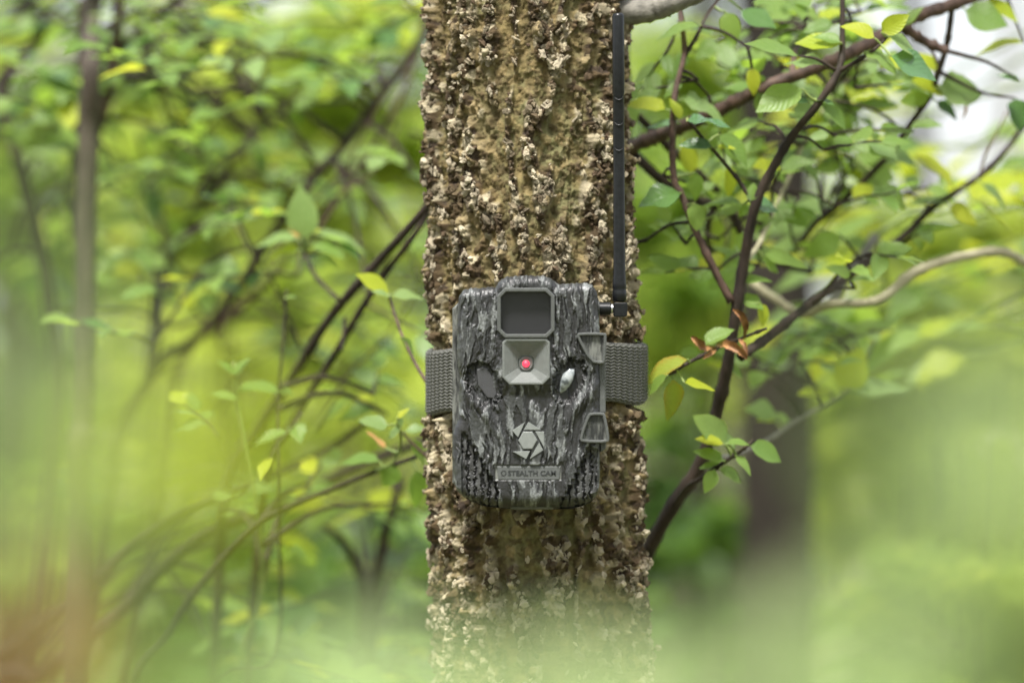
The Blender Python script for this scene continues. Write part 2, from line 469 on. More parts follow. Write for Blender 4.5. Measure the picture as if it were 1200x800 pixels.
CIRC = 0.40
NU = 66                                                 # lump cells round the trunk
def bark_fields(a, z):
    """a = angle 0..2pi, z = height -> displacement, tint, ridge mask"""
    u = a / (2 * np.pi) * CIRC
    per = lambda s: max(1, int(round(CIRC / s)))
    p1 = per(0.035); su = p1 / CIRC
    w1 = fbm(u * su, z / 0.11, p1, 21, 3) * 0.020
    w2 = fbm(u * su, z / 0.095, p1, 61, 3) * 0.024
    k1, k2 = 17, 14
    d1 = np.abs(((u + w1) / CIRC * k1 + 0.08 * np.sin(z * 40)) % 1 - 0.5) * 2
    d2 = np.abs(((u + w2) / CIRC * k2 + 0.31) % 1 - 0.5) * 2
    br1 = pnoise(u * per(0.03) / CIRC, z / 0.045, per(0.03), 5); br2 = pnoise(u * per(0.03) / CIRC, z / 0.05, per(0.03), 9)
    R = np.maximum(sstep(0.50, 0.05, d1) * sstep(-0.50, -0.05, br1), sstep(0.48, 0.05, d2) * sstep(-0.38, 0.05, br2))
    # the flanks of the trunk carry closer, scalier bark than its face
    flank = sstep(0.25, 0.75, np.abs(np.sin((a - 1.5 * np.pi) / 1.0)) * 1.0)
    f1, f2, rv = voronoi(u / CIRC * NU, z / 0.0068, NU, 3)
    g1, g2, gv = voronoi(u / CIRC * 130 + 0.3 * fbm(u / CIRC * 130, z / 0.003, 130, 8, 2), z / 0.0026, 130, 14)
    fine = fbm(u * per(0.008) / CIRC, z / 0.010, per(0.008), 33, 5)
    str_ = fbm(u * per(0.004) / CIRC, z / 0.03, per(0.004), 44, 3)
    dome = np.clip(1 - f1 * 1.15, 0, 1) ** 0.8
    chip = sstep(0.03, 0.22, g2 - g1)
    Rm = np.maximum(R, flank * sstep(-0.25, 0.35, fine + rv - 0.5) * 0.8)
    disp = 0.0062 * R * (0.75 + 0.5 * fine) + Rm * (0.0034 * dome * (0.2 + 1.2 * rv)) + (0.0018 - 0.0005 * R) * fine + 0.0007 * str_ + 0.0013 * dome * rv * (1 - Rm) \
        + (0.5 + 0.5 * Rm) * 0.0017 * chip * (0.2 + gv) + 0.0014 * flank * (gv - 0.4)
    disp = disp * 0.84
    # colours: pale cork on the ridges, olive and ochre skin between
    moss = sstep(-0.25, 0.45, fbm(u * per(0.06) / CIRC, z / 0.10, per(0.06), 71, 3))
    och = sstep(0.0, 0.6, fbm(u * per(0.02) / CIRC, z / 0.03, per(0.02), 72, 4))
    skin = np.stack([0.27 + 0 * u, 0.235 + 0 * u, 0.135 + 0 * u], -1)
    skin = skin + moss[..., None] * (np.array([0.25, 0.255, 0.14]) - skin) * 0.8
    skin = skin + (och * 0.5)[..., None] * (np.array([0.34, 0.265, 0.13]) - skin)
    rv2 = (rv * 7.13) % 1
    cork = np.where((rv2 < 0.45)[..., None], np.array([0.12, 0.085, 0.05]), np.where((rv2 < 0.68)[..., None], np.array([0.38, 0.315, 0.21]), np.array([0.58, 0.53, 0.45])))  # dark brown cork cells, their share raised to deepen the shadow gaps
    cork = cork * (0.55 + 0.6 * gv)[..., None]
    brown = np.array([0.10, 0.065, 0.03])
    skin = skin + (sstep(0.5, 0.8, gv) * 0.65)[..., None] * (brown - skin)
    skin = skin + (sstep(0.62, 0.8, (rv * 3.7) % 1) * sstep(0.1, 0.5, dome) * 0.6)[..., None] * (np.array([0.42, 0.33, 0.19]) - skin)
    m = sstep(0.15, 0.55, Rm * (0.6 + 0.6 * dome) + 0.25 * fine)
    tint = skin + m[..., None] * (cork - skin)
    tint = tint * (0.9 + 0.22 * fine)[..., None]
    tint = tint * np.array([0.57, 0.535, 0.41])
    return disp, np.clip(tint, 0.015, 0.8), np.clip(0.25 * Rm + 0.85 * R, 0, 1)

tree = thing('corky_barked_tree', 'upright tree with thick lumpy corky bark carrying the trail camera', 'tree', (float(trunk_c(0)[0]), TY, 0))
zr = np.concatenate([np.arange(-0.03, 1.11, 0.012), np.arange(1.11, 1.585, 0.00078), np.arange(1.59, 5.2, 0.03)])
fr = np.linspace(-1.78, 1.78, 372); bk = np.linspace(1.78, 2 * np.pi - 1.78, 62)[1:-1]
aa = 1.5 * np.pi + np.concatenate([fr, bk])                # 1.5 pi faces the camera (-Y)
A, Z = np.meshgrid(aa % (2 * np.pi), zr)
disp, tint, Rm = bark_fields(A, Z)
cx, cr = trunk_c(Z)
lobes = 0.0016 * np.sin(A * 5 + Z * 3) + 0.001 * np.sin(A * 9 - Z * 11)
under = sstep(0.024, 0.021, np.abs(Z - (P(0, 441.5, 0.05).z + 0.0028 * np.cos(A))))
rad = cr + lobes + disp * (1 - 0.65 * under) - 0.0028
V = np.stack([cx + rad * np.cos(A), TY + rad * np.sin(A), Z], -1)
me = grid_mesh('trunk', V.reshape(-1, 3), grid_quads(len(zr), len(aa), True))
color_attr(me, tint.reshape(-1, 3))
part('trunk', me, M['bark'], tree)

# cork nodules along the ridges, real lumps with undersides
bm = bmesh.new(); bmesh.ops.create_icosphere(bm, subdivisions=2, radius=1.0)
ICO = np.array([v.co[:] for v in bm.verts]); bm.verts.index_update()
ICOT = np.array([[v.index for v in f.verts] for f in bm.faces]); bm.free()
cand = 40000
ca = 1.5 * np.pi + rng.uniform(-1.75, 1.75, cand); cz = rng.uniform(1.12, 1.58, cand)
dsp, tn, rm = bark_fields((ca % (2 * np.pi))[None], cz[None]); dsp, tn, rm = dsp[0], tn[0], rm[0]
keep = rng.random(cand) < np.clip(rm - 0.18, 0, 1) ** 1.2 * 0.62 + 0.004
keep &= (np.abs(cz - P(0, 441, 0.05).z) > 0.0235)
ca, cz, dsp, tn = ca[keep], cz[keep], dsp[keep], tn[keep]
k = len(ca); cxx, crr = trunk_c(cz)
lob = 0.0016 * np.sin(ca * 5 + cz * 3) + 0.001 * np.sin(ca * 9 - cz * 11)
rr = crr + lob + dsp - 0.0028
C = np.stack([cxx + rr * np.cos(ca), TY + rr * np.sin(ca), cz], -1)
er = np.stack([np.cos(ca), np.sin(ca), 0 * ca], -1); et = np.stack([-np.sin(ca), np.cos(ca), 0 * ca], -1); ez = np.array([0, 0, 1.0])
sz = np.clip(rng.gamma(3.0, 0.333, k), 0.3, 2.0)[:, None, None] * 0.00105
q = ICO[None] * (1 + np.clip(rng.normal(0, 0.27, (k, len(ICO), 1)), -0.5, 0.5))
tw = rng.normal(0, 0.4, (k, 1, 1))
loc = (et[:, None] * q[..., 0:1] * rng.uniform(0.7, 1.3, (k, 1, 1)) + (ez + et[:, None] * tw) * q[..., 1:2] * rng.uniform(0.8, 1.6, (k, 1, 1))
       + er[:, None] * (q[..., 2:3] * rng.uniform(0.6, 1.1, (k, 1, 1)) + 0.35)) * sz
NV = C[:, None] + loc
coh = sstep(-0.35, 0.45, fbm(ca / (2 * np.pi) * 22, cz / 0.016, 22, 77, 3))[:, None]
col = (np.array([[0.085, 0.062, 0.034]]) + coh * np.array([[0.34, 0.31, 0.235]])) * 0.7 + 0.3 * tn
col = col * rng.uniform(0.72, 1.22, (k, 1))
col = np.where(rng.random((k, 1)) < 0.10, np.array([[0.075, 0.05, 0.028]]), col)
me = tri_mesh('bark_nodules', NV.reshape(-1, 3), (ICOT[None] + (np.arange(k) * len(ICO))[:, None, None]).reshape(-1, 3), smooth=False)
color_attr(me, np.repeat(np.clip(col, 0.02, 0.75), len(ICO), 0))
part('bark_nodules', me, M['bark'], tree, kind='stuff')

# limb at the top of the picture and the crown far above
lp = [P(700, 18, TY), P(760, 12, TY - 0.005), P(800, -2, TY - 0.01), P(860, -26, TY), P(960, -70, TY + 0.03), P(1200, -220, 0.16)]
V, F, limb_c = tube(lp, 0.0085, 0.004, 20, 14, 0.05, 0.06, 5)
part('limb', mesh_from('limb', V, F), M['greytwig'], tree)
for i in range(7):
    z = 2.3 + i * 0.36; x, r = trunk_c(z); a = i * 2.4
    o = Vector((float(x), TY, z)); d = Vector((math.cos(a), math.sin(a), 0.7))
    V, F, c = tube([o, o + d * 0.5, o + d * 1.1 + Vector((0, 0, 0.25))], 0.018, 0.004, 8, 5, 0.1, 0, i)
    part('limb', mesh_from('limb', V, F), M['greytwig'], tree)
bs = BatchSink()
for i in range(380):
    a = rnd.uniform(0, 6.283); rr_ = 1.3 * math.sqrt(rnd.random()); z = rnd.uniform(3.3, 6.0)
    bs.leaf((math.cos(a) * rr_, TY + 1.0 + math.sin(a) * rr_, z), (rnd.uniform(-1, 1), rnd.uniform(-1, 1), -0.3), (rnd.uniform(-.4, .4), rnd.uniform(-.4, .4), 1), 0.07)
part('crown', bs.mesh('crown'), M['mass'], tree)

# ------------------------------------------------------------------ webbing strap
def webbing_mat():
    m, n, l, b = new_mat('grey_webbing')
    a = n.new('ShaderNodeAttribute'); a.attribute_name = 'tint'
    l.new(a.outputs['Color'], b.inputs['Base Color']); b.inputs['Roughness'].default_value = 0.75
    t = noise_node(n, l, 1500, 3); bp = n.new('ShaderNodeBump'); bp.inputs['Strength'].default_value = 0.4; bp.inputs['Distance'].default_value = 0.0004
    l.new(t.outputs[0], bp.inputs['Height']); l.new(bp.outputs[0], b.inputs['Normal'])
    return m
ns, nw = 900, 96
S = np.linspace(0, 2 * np.pi, ns, endpoint=False); W = np.linspace(0, 1, nw)
SS, WW = np.meshgrid(S, W)
zc_l = P(0, 447, 0.05).z; zc_r = P(0, 436, 0.05).z
xm, rm_ = trunk_c((zc_l + zc_r) / 2)
cosr = np.cos(SS)
zc = (zc_l + zc_r) / 2 + (zc_r - zc_l) / 2 * cosr
hw = 0.0192 + 0.0008 * -cosr
z0 = zc + (WW - 0.5) * 2 * hw + 0.0012 * np.sin(SS * 7 + 1) * (1 - WW) + 0.0008 * np.sin(SS * 5)
bulge = rm_ + 0.0035 + 0.0010 * np.sin(SS * 6 + 2) + 0.0012 * sstep(0.1, 0, np.abs(WW - 0.5) - 0.42)
bulge = bulge + 0.0018 * np.exp(-((SS - 6.10) / 0.25) ** 2)
arc = SS * 0.068
row = WW * 38.5 / 2.0                                        # ribs across the width
zig = np.abs((arc / 0.0064) % 1 - 0.5) * 2
ph = row + zig * 0.5
rib = np.abs((ph % 1) - 0.5) * 2
yarn = np.abs(((arc / 0.0016) + np.floor(ph) * 0.5) % 1 - 0.5) * 2
hgt = 0.0011 * np.sin(np.pi * np.clip(1 - rib, 0, 1) * 0.5 + 0.0) + 0.0003 * (1 - yarn)
edge = sstep(0.0, 0.03, np.minimum(WW, 1 - WW))
radm = bulge + hgt * edge
base_x = float(xm)
V = np.stack([base_x + radm * np.cos(SS), TY + radm * np.sin(SS), z0], -1)
Vin = np.stack([base_x + (bulge - 0.0022) * np.cos(SS), TY + (bulge - 0.0022) * np.sin(SS), z0], -1)
qs = grid_quads(nw, ns, True); N0 = ns * nw
ring_lo = np.arange(ns); ring_hi = (nw - 1) * ns + np.arange(ns)
side = []
for rg, flip in ((ring_lo, 0), (ring_hi, 1)):
    a, b = rg, np.roll(rg, -1)
    qd = np.stack([a, a + N0, b + N0, b], -1)
    side.append(qd if not flip else qd[:, ::-1])
me = grid_mesh('mounting_strap', np.concatenate([V.reshape(-1, 3), Vin.reshape(-1, 3)]), np.concatenate([qs, qs[:, ::-1] + N0] + side))
g = (0.75 + 0.5 * rng.random((nw, ns)))
wt = np.array([0.082, 0.082, 0.071])[None, None] * (0.62 + 0.75 * sstep(0.2, 0.9, 1 - rib))[..., None] * g[..., None]
color_attr(me, np.tile(wt.reshape(-1, 3), (2, 1)))
obj('mounting_strap', me, webbing_mat(), label='grey woven webbing strap wrapped round the corky trunk behind the trail camera', category='strap')

# ------------------------------------------------------------------ trail camera
DY = -0.050                                             # front plane of the housing
tc = thing('trail_camera', 'bark patterned grey trail camera strapped to the tree trunk', 'trail camera', tuple(P(618, 597, -0.02)))
def DP(px, py, dy=0.0): return P(px, py, DY) + Vector((0, dy, 0))   # dy > 0 = away from the viewer

def camo_fields(x, y):
    """groove height (mm) and camo tint over the housing, photo pixels"""
    cx_ = 617.0
    # the grain runs down the body and sweeps round the two sensor windows
    bend = 9 * np.exp(-((y - 455) / 45) ** 2) * np.tanh((x - cx_) / 28)
    xx = x - bend + 3.2 * pnoise(x / 14, y / 30, 4096, 2) + 1.5 * pnoise(x / 6, y / 11, 4096, 6)
    g1 = fbm(xx / 8.2, y / 60, 4096, 11, 4); g2 = fbm(xx / 3.8, y / 26, 4096, 15, 3)
    plate = sstep(-0.28, 0.10, g1 + 0.35 * g2)
    vein = sstep(0.10, 0.0, np.abs(g1 + 0.15 * g2))
    cr_ = fbm(x / 2.2, y / 3.2, 4096, 19, 3)
    h = 1.1 * plate + 0.35 * g2 - 0.5 * vein + 0.10 * cr_
    pale = sstep(0.02, 0.5, fbm(xx / 9, y / 30, 4096, 23, 4) + 0.3 * g2)
    lum = 0.016 + plate * (0.055 + 0.20 * pale) * (0.75 + 0.5 * cr_.clip(-0.6, 0.6))
    lum = lum * (1 - 0.7 * vein)
    lum = np.clip(lum * 0.72, 0.010, 0.5)
    t = np.stack([lum * 0.95, lum, lum * 0.98], -1)
    return h, t

ni, nj = 300, 420
YT = ([0, .012, .03, .06, .10, .27, .31, .36, .5, .64, .68, .72, .80, .93, .97, .99, 1],
      [360, 347, 341, 338.5, 338, 336, 327, 324, 323, 324, 328, 332.5, 332, 331, 335, 340, 352])
YB = ([0, .012, .03, .06, .12, .2, .35, .65, .8, .88, .94, .97, .99, 1],
      [562, 571, 577, 582, 588, 593, 596, 597, 596, 593, 588, 582, 575, 562])
XL = ([330, 345, 420, 428, 440, 470, 492, 500, 508, 530, 560, 600], [537.5, 536.5, 535.5, 536.5, 539, 538, 537, 533, 530.5, 530, 531.5, 534])
XR = ([330, 345, 385, 400, 480, 520, 530, 600], [699.5, 701, 702.5, 703, 704, 704, 703, 703])
s_ = np.linspace(0, 1, ni); t_ = np.linspace(0, 1, nj)
s_ = 0.5 - 0.5 * np.cos(np.pi * s_) * 0.35 - 0.5 * 0.65 * (1 - 2 * s_); t_ = 0.5 - 0.5 * np.cos(np.pi * t_) * 0.35 - 0.5 * 0.65 * (1 - 2 * t_)
Sg, Tg = np.meshgrid(s_, t_)
jag = 0.8 * pnoise(Sg * 40, Tg * 0 + 3.3, 4096, 90)
Yg = np.interp(Sg, *YT) + jag * (1 - Tg) * 1.6 + (np.interp(Sg, *YB) - np.interp(Sg, *YT)) * Tg
xl = np.interp(Yg, *XL) + 0.7 * pnoise(Yg / 9, 0 * Yg + 1.7, 4096, 91); xr = np.interp(Yg, *XR) + 0.5 * pnoise(Yg / 8, 0 * Yg + 5.7, 4096, 92)
Xg = xl + (xr - xl) * Sg
e = np.minimum(np.minimum(Xg - xl, xr - Xg), np.minimum(Yg - (np.interp(Sg, *YT) + jag * 1.6), np.interp(Sg, *YB) - Yg))
e = np.clip(e, 0, None)
gh, gt = camo_fields(Xg, Yg)
Rr = 11.0
rollo = np.where(e < Rr, -(1 - np.sqrt(np.clip(1 - (1 - e / Rr) ** 2, 0, 1))) * Rr * 0.55, 0)
H = np.zeros_like(Xg)
wob = 2.2 * pnoise(Xg / 5, Yg / 7, 4096, 30) + 1.2 * pnoise(Xg / 2.5, Yg / 3, 4096, 31)
H += 2.6 * sstep(42, 26, np.abs(Xg - 616) + wob) * sstep(466, 446, Yg + wob)      # raised lens column
H += 1.2 * np.exp(-((Xg - 617) / 60) ** 2)
def socket(cx, cy, rx, ry, slant):
    dx = (Xg - cx); dyy = (Yg - cy) - slant * dx
    return sstep(1.12, 0.86, np.hypot(dx / rx, dyy / ry) + wob * 0.075)
sk = np.maximum(socket(567, 449, 20, 24, 0.35), socket(667, 446, 19, 24, -0.45))
H -= 4.0 * sk
ridge_l = np.exp(-(((Xg - 562) * 0.8 - (Yg - 478) * 0.6) / 7) ** 2) * np.exp(-((Yg - 478) / 22) ** 2)
ridge_r = np.exp(-(((Xg - 684) * 0.8 + (Yg - 470) * 0.6) / 7) ** 2) * np.exp(-((Yg - 470) / 22) ** 2)
H += 2.4 * (ridge_l + ridge_r)
stepy = lambda v: np.floor(v / 7) * 7
lc = sstep(1.5, -1.5, Xg - (548 + np.clip(stepy(Yg - 508), 0, 60) * 0.60) + wob * 0.6) * sstep(508, 514, Yg + wob + np.abs(Xg - 552) * 0.3) * sstep(540, 543, Xg + 0 * wob)
rc = sstep(-1.5, 1.5, Xg - (688 - np.clip(stepy(Yg - 526), 0, 60) * 0.52) + wob * 0.6) * sstep(522, 530, Yg + wob) * sstep(701, 698, Xg)
lowc = np.maximum(lc, rc)
slat = sstep(0.15, 0.5, np.abs((Xg / 8.5 + 0.15 * wob) % 1 - 0.5) * 2)
H -= lowc * (5.0 - 2.2 * slat)
pl = sstep(0.5, -0.5, np.maximum(np.abs(Xg - 619) - 38.5, np.abs(Yg - 553.5) - 8.8))
lens_area = sstep(1.0, -1.0, np.maximum(np.maximum(np.abs(Xg - 616.2) - 31, np.abs(Yg - 366.7) - 26.5), (np.abs(Xg - 616.2) + np.abs(Yg - 366.7) - 50.5) * 0.7))
refl_area = sstep(1.0, -1.0, np.maximum(np.maximum(np.abs(Xg - 616.4) - 25.5, np.abs(Yg - 423.5) - 25), (np.abs(Xg - 616.4) + np.abs(Yg - 423.5) - 44) * 0.7))
flat = np.maximum(np.maximum(pl, lens_area), refl_area)
H = H * (1 - pl) + pl * 0.2
H += rollo + gh * (1 - flat) * (1 - 0.35 * lowc) * sstep(0, 5, e)
H -= 9.0 * np.maximum(lens_area, refl_area)
H += -6.0 * sstep(575, 600, Yg) ** 2
depth = DY - H * 0.001
Dm = depth - CAMY
front = np.stack([(Xg - 600) * KPX * (DY - CAMY), depth, CAMZ - (Yg - 400) * KPX * (DY - CAMY)], -1)
sideband = []
bd = np.concatenate([np.arange(ni), np.arange(1, nj) * ni + ni - 1, (nj - 1) * ni + np.arange(ni - 2, -1, -1), np.arange(nj - 2, 0, -1) * ni])
Vb = front.reshape(-1, 3)[bd].copy()
ctr = np.array(P(618, 460, DY))
nb = len(bd); allV = [front.reshape(-1, 3)]; qd = [grid_quads(nj, ni)]
prev = bd; off = ni * nj
for kk, (dd, sc_) in enumerate(((0.004, 1.004), (0.010, 1.006), (0.022, 1.006), (0.030, 0.985))):
    vv = Vb.copy(); vv[:, 0] = ctr[0] + (vv[:, 0] - ctr[0]) * sc_; vv[:, 2] = ctr[2] + (vv[:, 2] - ctr[2]) * sc_; vv[:, 1] = DY + 0.006 + dd
    idx = off + np.arange(nb); allV.append(vv); off += nb
    qd.append(np.stack([prev, np.roll(prev, -1), np.roll(idx, -1), idx], -1)); prev = idx
allV = np.concatenate(allV); qd = np.concatenate(qd)[:, ::-1]
me = grid_mesh('front_shell', allV, qd)
tint_ = gt.copy()
rec = np.stack([0.016 + 0.05 * slat * (0.6 + 0.8 * pnoise(Xg / 4, Yg / 20, 4096, 55))] * 3, -1)
tint_ = tint_ + (lowc * 0.85)[..., None] * (rec - tint_)
tint_ = tint_ * (1 - flat)[..., None] + flat[..., None] * np.array([0.16, 0.165, 0.15])
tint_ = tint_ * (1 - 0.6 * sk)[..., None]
tint_ = np.clip(tint_, 0.02, 0.6).reshape(-1, 3)
tb = tint_[bd]
color_attr(me, np.concatenate([tint_] + [tb] * 4))
M['camo'] = attr_mat('bark_camouflage_plastic', 0.42, 700, 0.22, 0.25, 0.0004, 0.5)
part('front_shell', me, M['camo'], tc)

def camo_noise_mat():
    m, n, l, b = new_mat('camouflage_plastic')
    t = noise_node(n, l, 330, 6, stretch=(1.4, 1, 0.25))
    r = ramp(n, l, t.outputs[0], [(0.38, (0.013, 0.014, 0.014)), (0.48, (0.05, 0.052, 0.048)), (0.62, (0.14, 0.145, 0.13))])
    l.new(r.outputs[0], b.inputs['Base Color']); b.inputs['Roughness'].default_value = 0.45
    bp = n.new('ShaderNodeBump'); bp.inputs['Strength'].default_value = 0.6; bp.inputs['Distance'].default_value = 0.001
    l.new(t.outputs[0], bp.inputs['Height']); l.new(bp.outputs[0], b.inputs['Normal'])
    return m
M['camo2'] = camo_noise_mat()
M['greyplastic'] = simple_mat('grey_green_plastic', (0.064, 0.068, 0.064), (0.085, 0.090, 0.085), 0.42, 300, 0.08, 0.5, None, 0.0003)
M['palegrey'] = simple_mat('pale_grey_plastic', (0.118, 0.126, 0.118), (0.15, 0.16, 0.15), 0.4, 300, 0.08, 0.5, None, 0.0003)
M['emblem'] = simple_mat('light_emblem_plastic', (0.16, 0.172, 0.162), (0.20, 0.212, 0.20), 0.4, 300, 0.08, 0.5, None, 0.0003)
M['plate'] = simple_mat('name_plate_plastic', (0.072, 0.077, 0.074), (0.095, 0.10, 0.097), 0.42, 300, 0.08, 0.5, None, 0.0003)
M['lens'] = simple_mat('smoked_window', (0.020, 0.020, 0.022), (0.027, 0.027, 0.029), 0.28, 12, 0.0, 0.5)
M['black'] = simple_mat('black_rubber', (0.006, 0.0065, 0.007), (0.011, 0.012, 0.013), 0.32, 400, 0.15, 0.3, None, 0.0003)
M['metal'] = simple_mat('bright_metal_ring', (0.45, 0.45, 0.45), (0.6, 0.6, 0.6), 0.3, 200, 0.05, 0.5, None, 0.0002, 0.9)
M['mauve'] = simple_mat('smoky_sensor_window', (0.045, 0.045, 0.049), (0.058, 0.058, 0.062), 0.25, 30, 0.0, 0.6)
M['port'] = simple_mat('olive_port_cover', (0.05, 0.052, 0.03), (0.08, 0.08, 0.05), 0.5, 100, 0.2)
M['ink'] = simple_mat('grey_ink', (0.018, 0.020, 0.021), (0.026, 0.028, 0.029), 0.5, 100, 0.0)

def inset(pts, d):
    """polygon (clockwise or not) moved inwards by d, photo pixels"""
    n = len(pts); A = sum(pts[i][0] * pts[(i + 1) % n][1] - pts[(i + 1) % n][0] * pts[i][1] for i in range(n))
    sg = 1 if A > 0 else -1; out = []
    for i in range(n):
        p0, p1, p2 = pts[i - 1], pts[i], pts[(i + 1) % n]
        a = Vector((p1[0] - p0[0], p1[1] - p0[1])).normalized(); b = Vector((p2[0] - p1[0], p2[1] - p1[1])).normalized()
        na = Vector((-a.y, a.x)) * sg; nb_ = Vector((-b.y, b.x)) * sg
        m = (na + nb_); m = m / max(0.25, m.dot(na))
        out.append((p1[0] + m.x * d, p1[1] + m.y * d))
    return out

def loops_mesh(name, loops, closed_front=True, closed_back=False, smooth=False, ring=False):
    """loops: list of (polygon px, dy)"""
    n = len(loops[0][0]); V = []; F = []
    for pts, dy in loops: V += [DP(x, y, dy) for x, y in pts]
    m = len(loops)
    for i in range(m if ring else m - 1):
        i2 = (i + 1) % m
        for j in range(n): F.append((i * n + j, i * n + (j + 1) % n, i2 * n + (j + 1) % n, i2 * n + j))
    if closed_front and not ring: F.append(tuple((m - 1) * n + j for j in range(n)))
    if closed_back and not ring: F.append(tuple(reversed(range(n))))
    me = mesh_from(name, V, F, smooth)
    bm = bmesh.new(); bm.from_mesh(me); bmesh.ops.recalc_face_normals(bm, faces=bm.faces); bm.to_mesh(me); bm.free()
    return me

def prism(name, pts, front, back, bev, mat, th, **kw):
    return part(name, loops_mesh(name, [(pts, back), (pts, front + bev * 0.0005), (inset(pts, bev * 0.3), front + bev * 0.00015), (inset(pts, bev), front)], True, True), mat, th, **kw)

def ringp(name, pts, w, front, back, mat, th):
    b = min(0.9, w * 0.3)
    return part(name, loops_mesh(name, [(pts, back), (pts, front + 0.0005), (inset(pts, b), front), (inset(pts, w - b), front), (inset(pts, w), front + 0.0005), (inset(pts, w), back)], ring=True), mat, th)

def octo(x0, y0, x1, y1, ct, cb):
    return [(x0 + ct, y0), (x1 - ct, y0), (x1, y0 + ct), (x1, y1 - cb), (x1 - cb, y1), (x0 + cb, y1), (x0, y1 - cb), (x0, y0 + ct)]

# rear case
prism('rear_case', octo(529.5, 349, 703.5, 589, 12, 22), -0.000 + 0.022, 0.060, 2, M['camo2'], tc)
# lens window with bezel
bz = octo(582.5, 337.5, 650, 396, 9, 9)
ringp('window_bezel', bz, 4.6, -0.0062, 0.006, M['greyplastic'], tc)
prism('camera_window', inset(bz, 4.0), 0.0005, 0.005, 0.5, M['lens'], tc)
# flash reflector: a stepped, sunken pyramid
ro = octo(588.5, 396.5, 644.6, 450.6, 4.5, 8.5)
lo = [(ro, 0.006), (ro, -0.0050), (inset(ro, 0.8), -0.0056), (inset(ro, 2.6), -0.0056)]
inner = octo(607.2, 416.5, 625.6, 435.5, 4.5, 4.5)
st = inset(ro, 2.8)
for i in range(9):
    a = i / 9; b2 = (i + 0.72) / 9
    for q_, dz in ((a, 0), (b2, 0.00018)):
        pp = [(st[j][0] + (inner[j][0] - st[j][0]) * q_, st[j][1] + (inner[j][1] - st[j][1]) * q_) for j in range(8)]
        lo.append((pp, -0.0052 + 0.0062 * a + dz))
lo += [(inner, 0.0016), (inset(inner, 1.2), 0.0016)]
refl = part('flash_reflector', loops_mesh('flash_reflector', lo, True, False), M['palegrey'], tc)
circ = lambda cx, cy, r, n=24: [(cx + r * math.cos(2 * math.pi * i / n), cy + r * math.sin(2 * math.pi * i / n)) for i in range(n)]
me = loops_mesh('led_seat', [(circ(616.4, 426, 8.2), 0.0018), (circ(616.4, 426, 8.2), 0.0004), (circ(616.4, 426, 7.2), 0.0000), (circ(616.4, 426, 6.2), 0.0006)], True)
part('led_seat', me, M['palegrey'], tc)
m, n, l, b = new_mat('red_led'); M['led'] = m
nz = noise_node(n, l, 900, 2); rr_ = ramp(n, l, nz.outputs[0], [(0.35, (1.0, 0.03, 0.08)), (0.65, (1.0, 0.10, 0.17))])
b.inputs['Base Color'].default_value = (0.25, 0.02, 0.03, 1); l.new(rr_.outputs[0], b.inputs['Emission Color']); b.inputs['Emission Strength'].default_value = 0.5
me = loops_mesh('red_led', [(circ(616.4, 426, 4.4 * math.cos(a)), 0.0006 - 0.0020 * math.sin(a)) for a in (0, .3, .6, .9, 1.2, 1.45)], True, smooth=True)
part('red_led', me, M['led'], tc, label='small glowing red light in the middle of the flash reflector')
# sensor windows
prism('sensor_window', [(558.5, 433), (566, 429.5), (572, 432), (580.5, 449), (582, 462), (579, 467), (571, 466), (560, 451)], 0.0014, 0.006, 1.2, M['mauve'], tc)
m, n, l, b = new_mat('clear_sensor_dome'); M['clear'] = m
nz = noise_node(n, l, 170, 2); rr_ = ramp(n, l, nz.outputs[0], [(0.40, (0.06, 0.07, 0.075)), (0.50, (0.18, 0.20, 0.205)), (0.62, (0.30, 0.32, 0.32))])
l.new(rr_.outputs[0], b.inputs['Base Color']); b.inputs['Roughness'].default_value = 0.08; b.inputs['Coat Weight'].default_value = 0.6
cw = [(654.5, 459), (656, 447), (659, 438), (667, 431), (673.5, 432), (674.5, 439), (672, 447), (664, 458), (657, 461.5)]
me = loops_mesh('sensor_window', [(inset(cw, 2.4 * (1 - math.cos(a))), 0.004 - 0.0045 * math.sin(a)) for a in (0, .35, .7, 1.0, 1.3)], True, smooth=True)
part('sensor_window', me, M['clear'], tc, label='shiny clear sensor window')
# latch clips and hinge bar on the edge of the housing
def chaikin(p):
    o = []
    for i in range(len(p)):
        a, b = p[i], p[(i + 1) % len(p)]
        o += [(a[0] * .75 + b[0] * .25, a[1] * .75 + b[1] * .25), (a[0] * .25 + b[0] * .75, a[1] * .25 + b[1] * .75)]
    return o
def clip(pts):
    pts = chaikin(pts)
    c_ = prism('latch_clip', inset(pts, 1.0), -0.0012, 0.016, 1.0, M['camo2'], tc)
    me = loops_mesh('clip_rim', [(pts, 0.018), (pts, -0.0030), (inset(pts, 0.9), -0.0036), (inset(pts, 2.6), -0.0036), (inset(pts, 3.5), -0.0030), (inset(pts, 3.5), 0.0)], ring=True)
    rim = obj('clip_rim', me, M['greyplastic'], c_)
    off = -(Vector(tc.location)); me.transform(Matrix.Translation(off))
clip([(678, 389.5), (709.5, 389.5), (711, 393), (709.5, 423), (706, 427), (691, 424.5), (676, 396), (675.8, 392)])
clip([(692, 483), (707.5, 483), (709.5, 486), (714.2, 512), (713, 519), (681, 518.5), (678.5, 513), (688, 486)])
hb = [(701, 424), (709.5, 424), (710, 484), (701.5, 484)]
prism('hinge_bar', hb, 0.0035, 0.020, 1.5, M['greyplastic'], tc)
prism('hinge_pin', [(703.5, 518), (710.5, 518), (710, 526), (704, 530)], 0.0045, 0.018, 1.0, M['greyplastic'], tc)
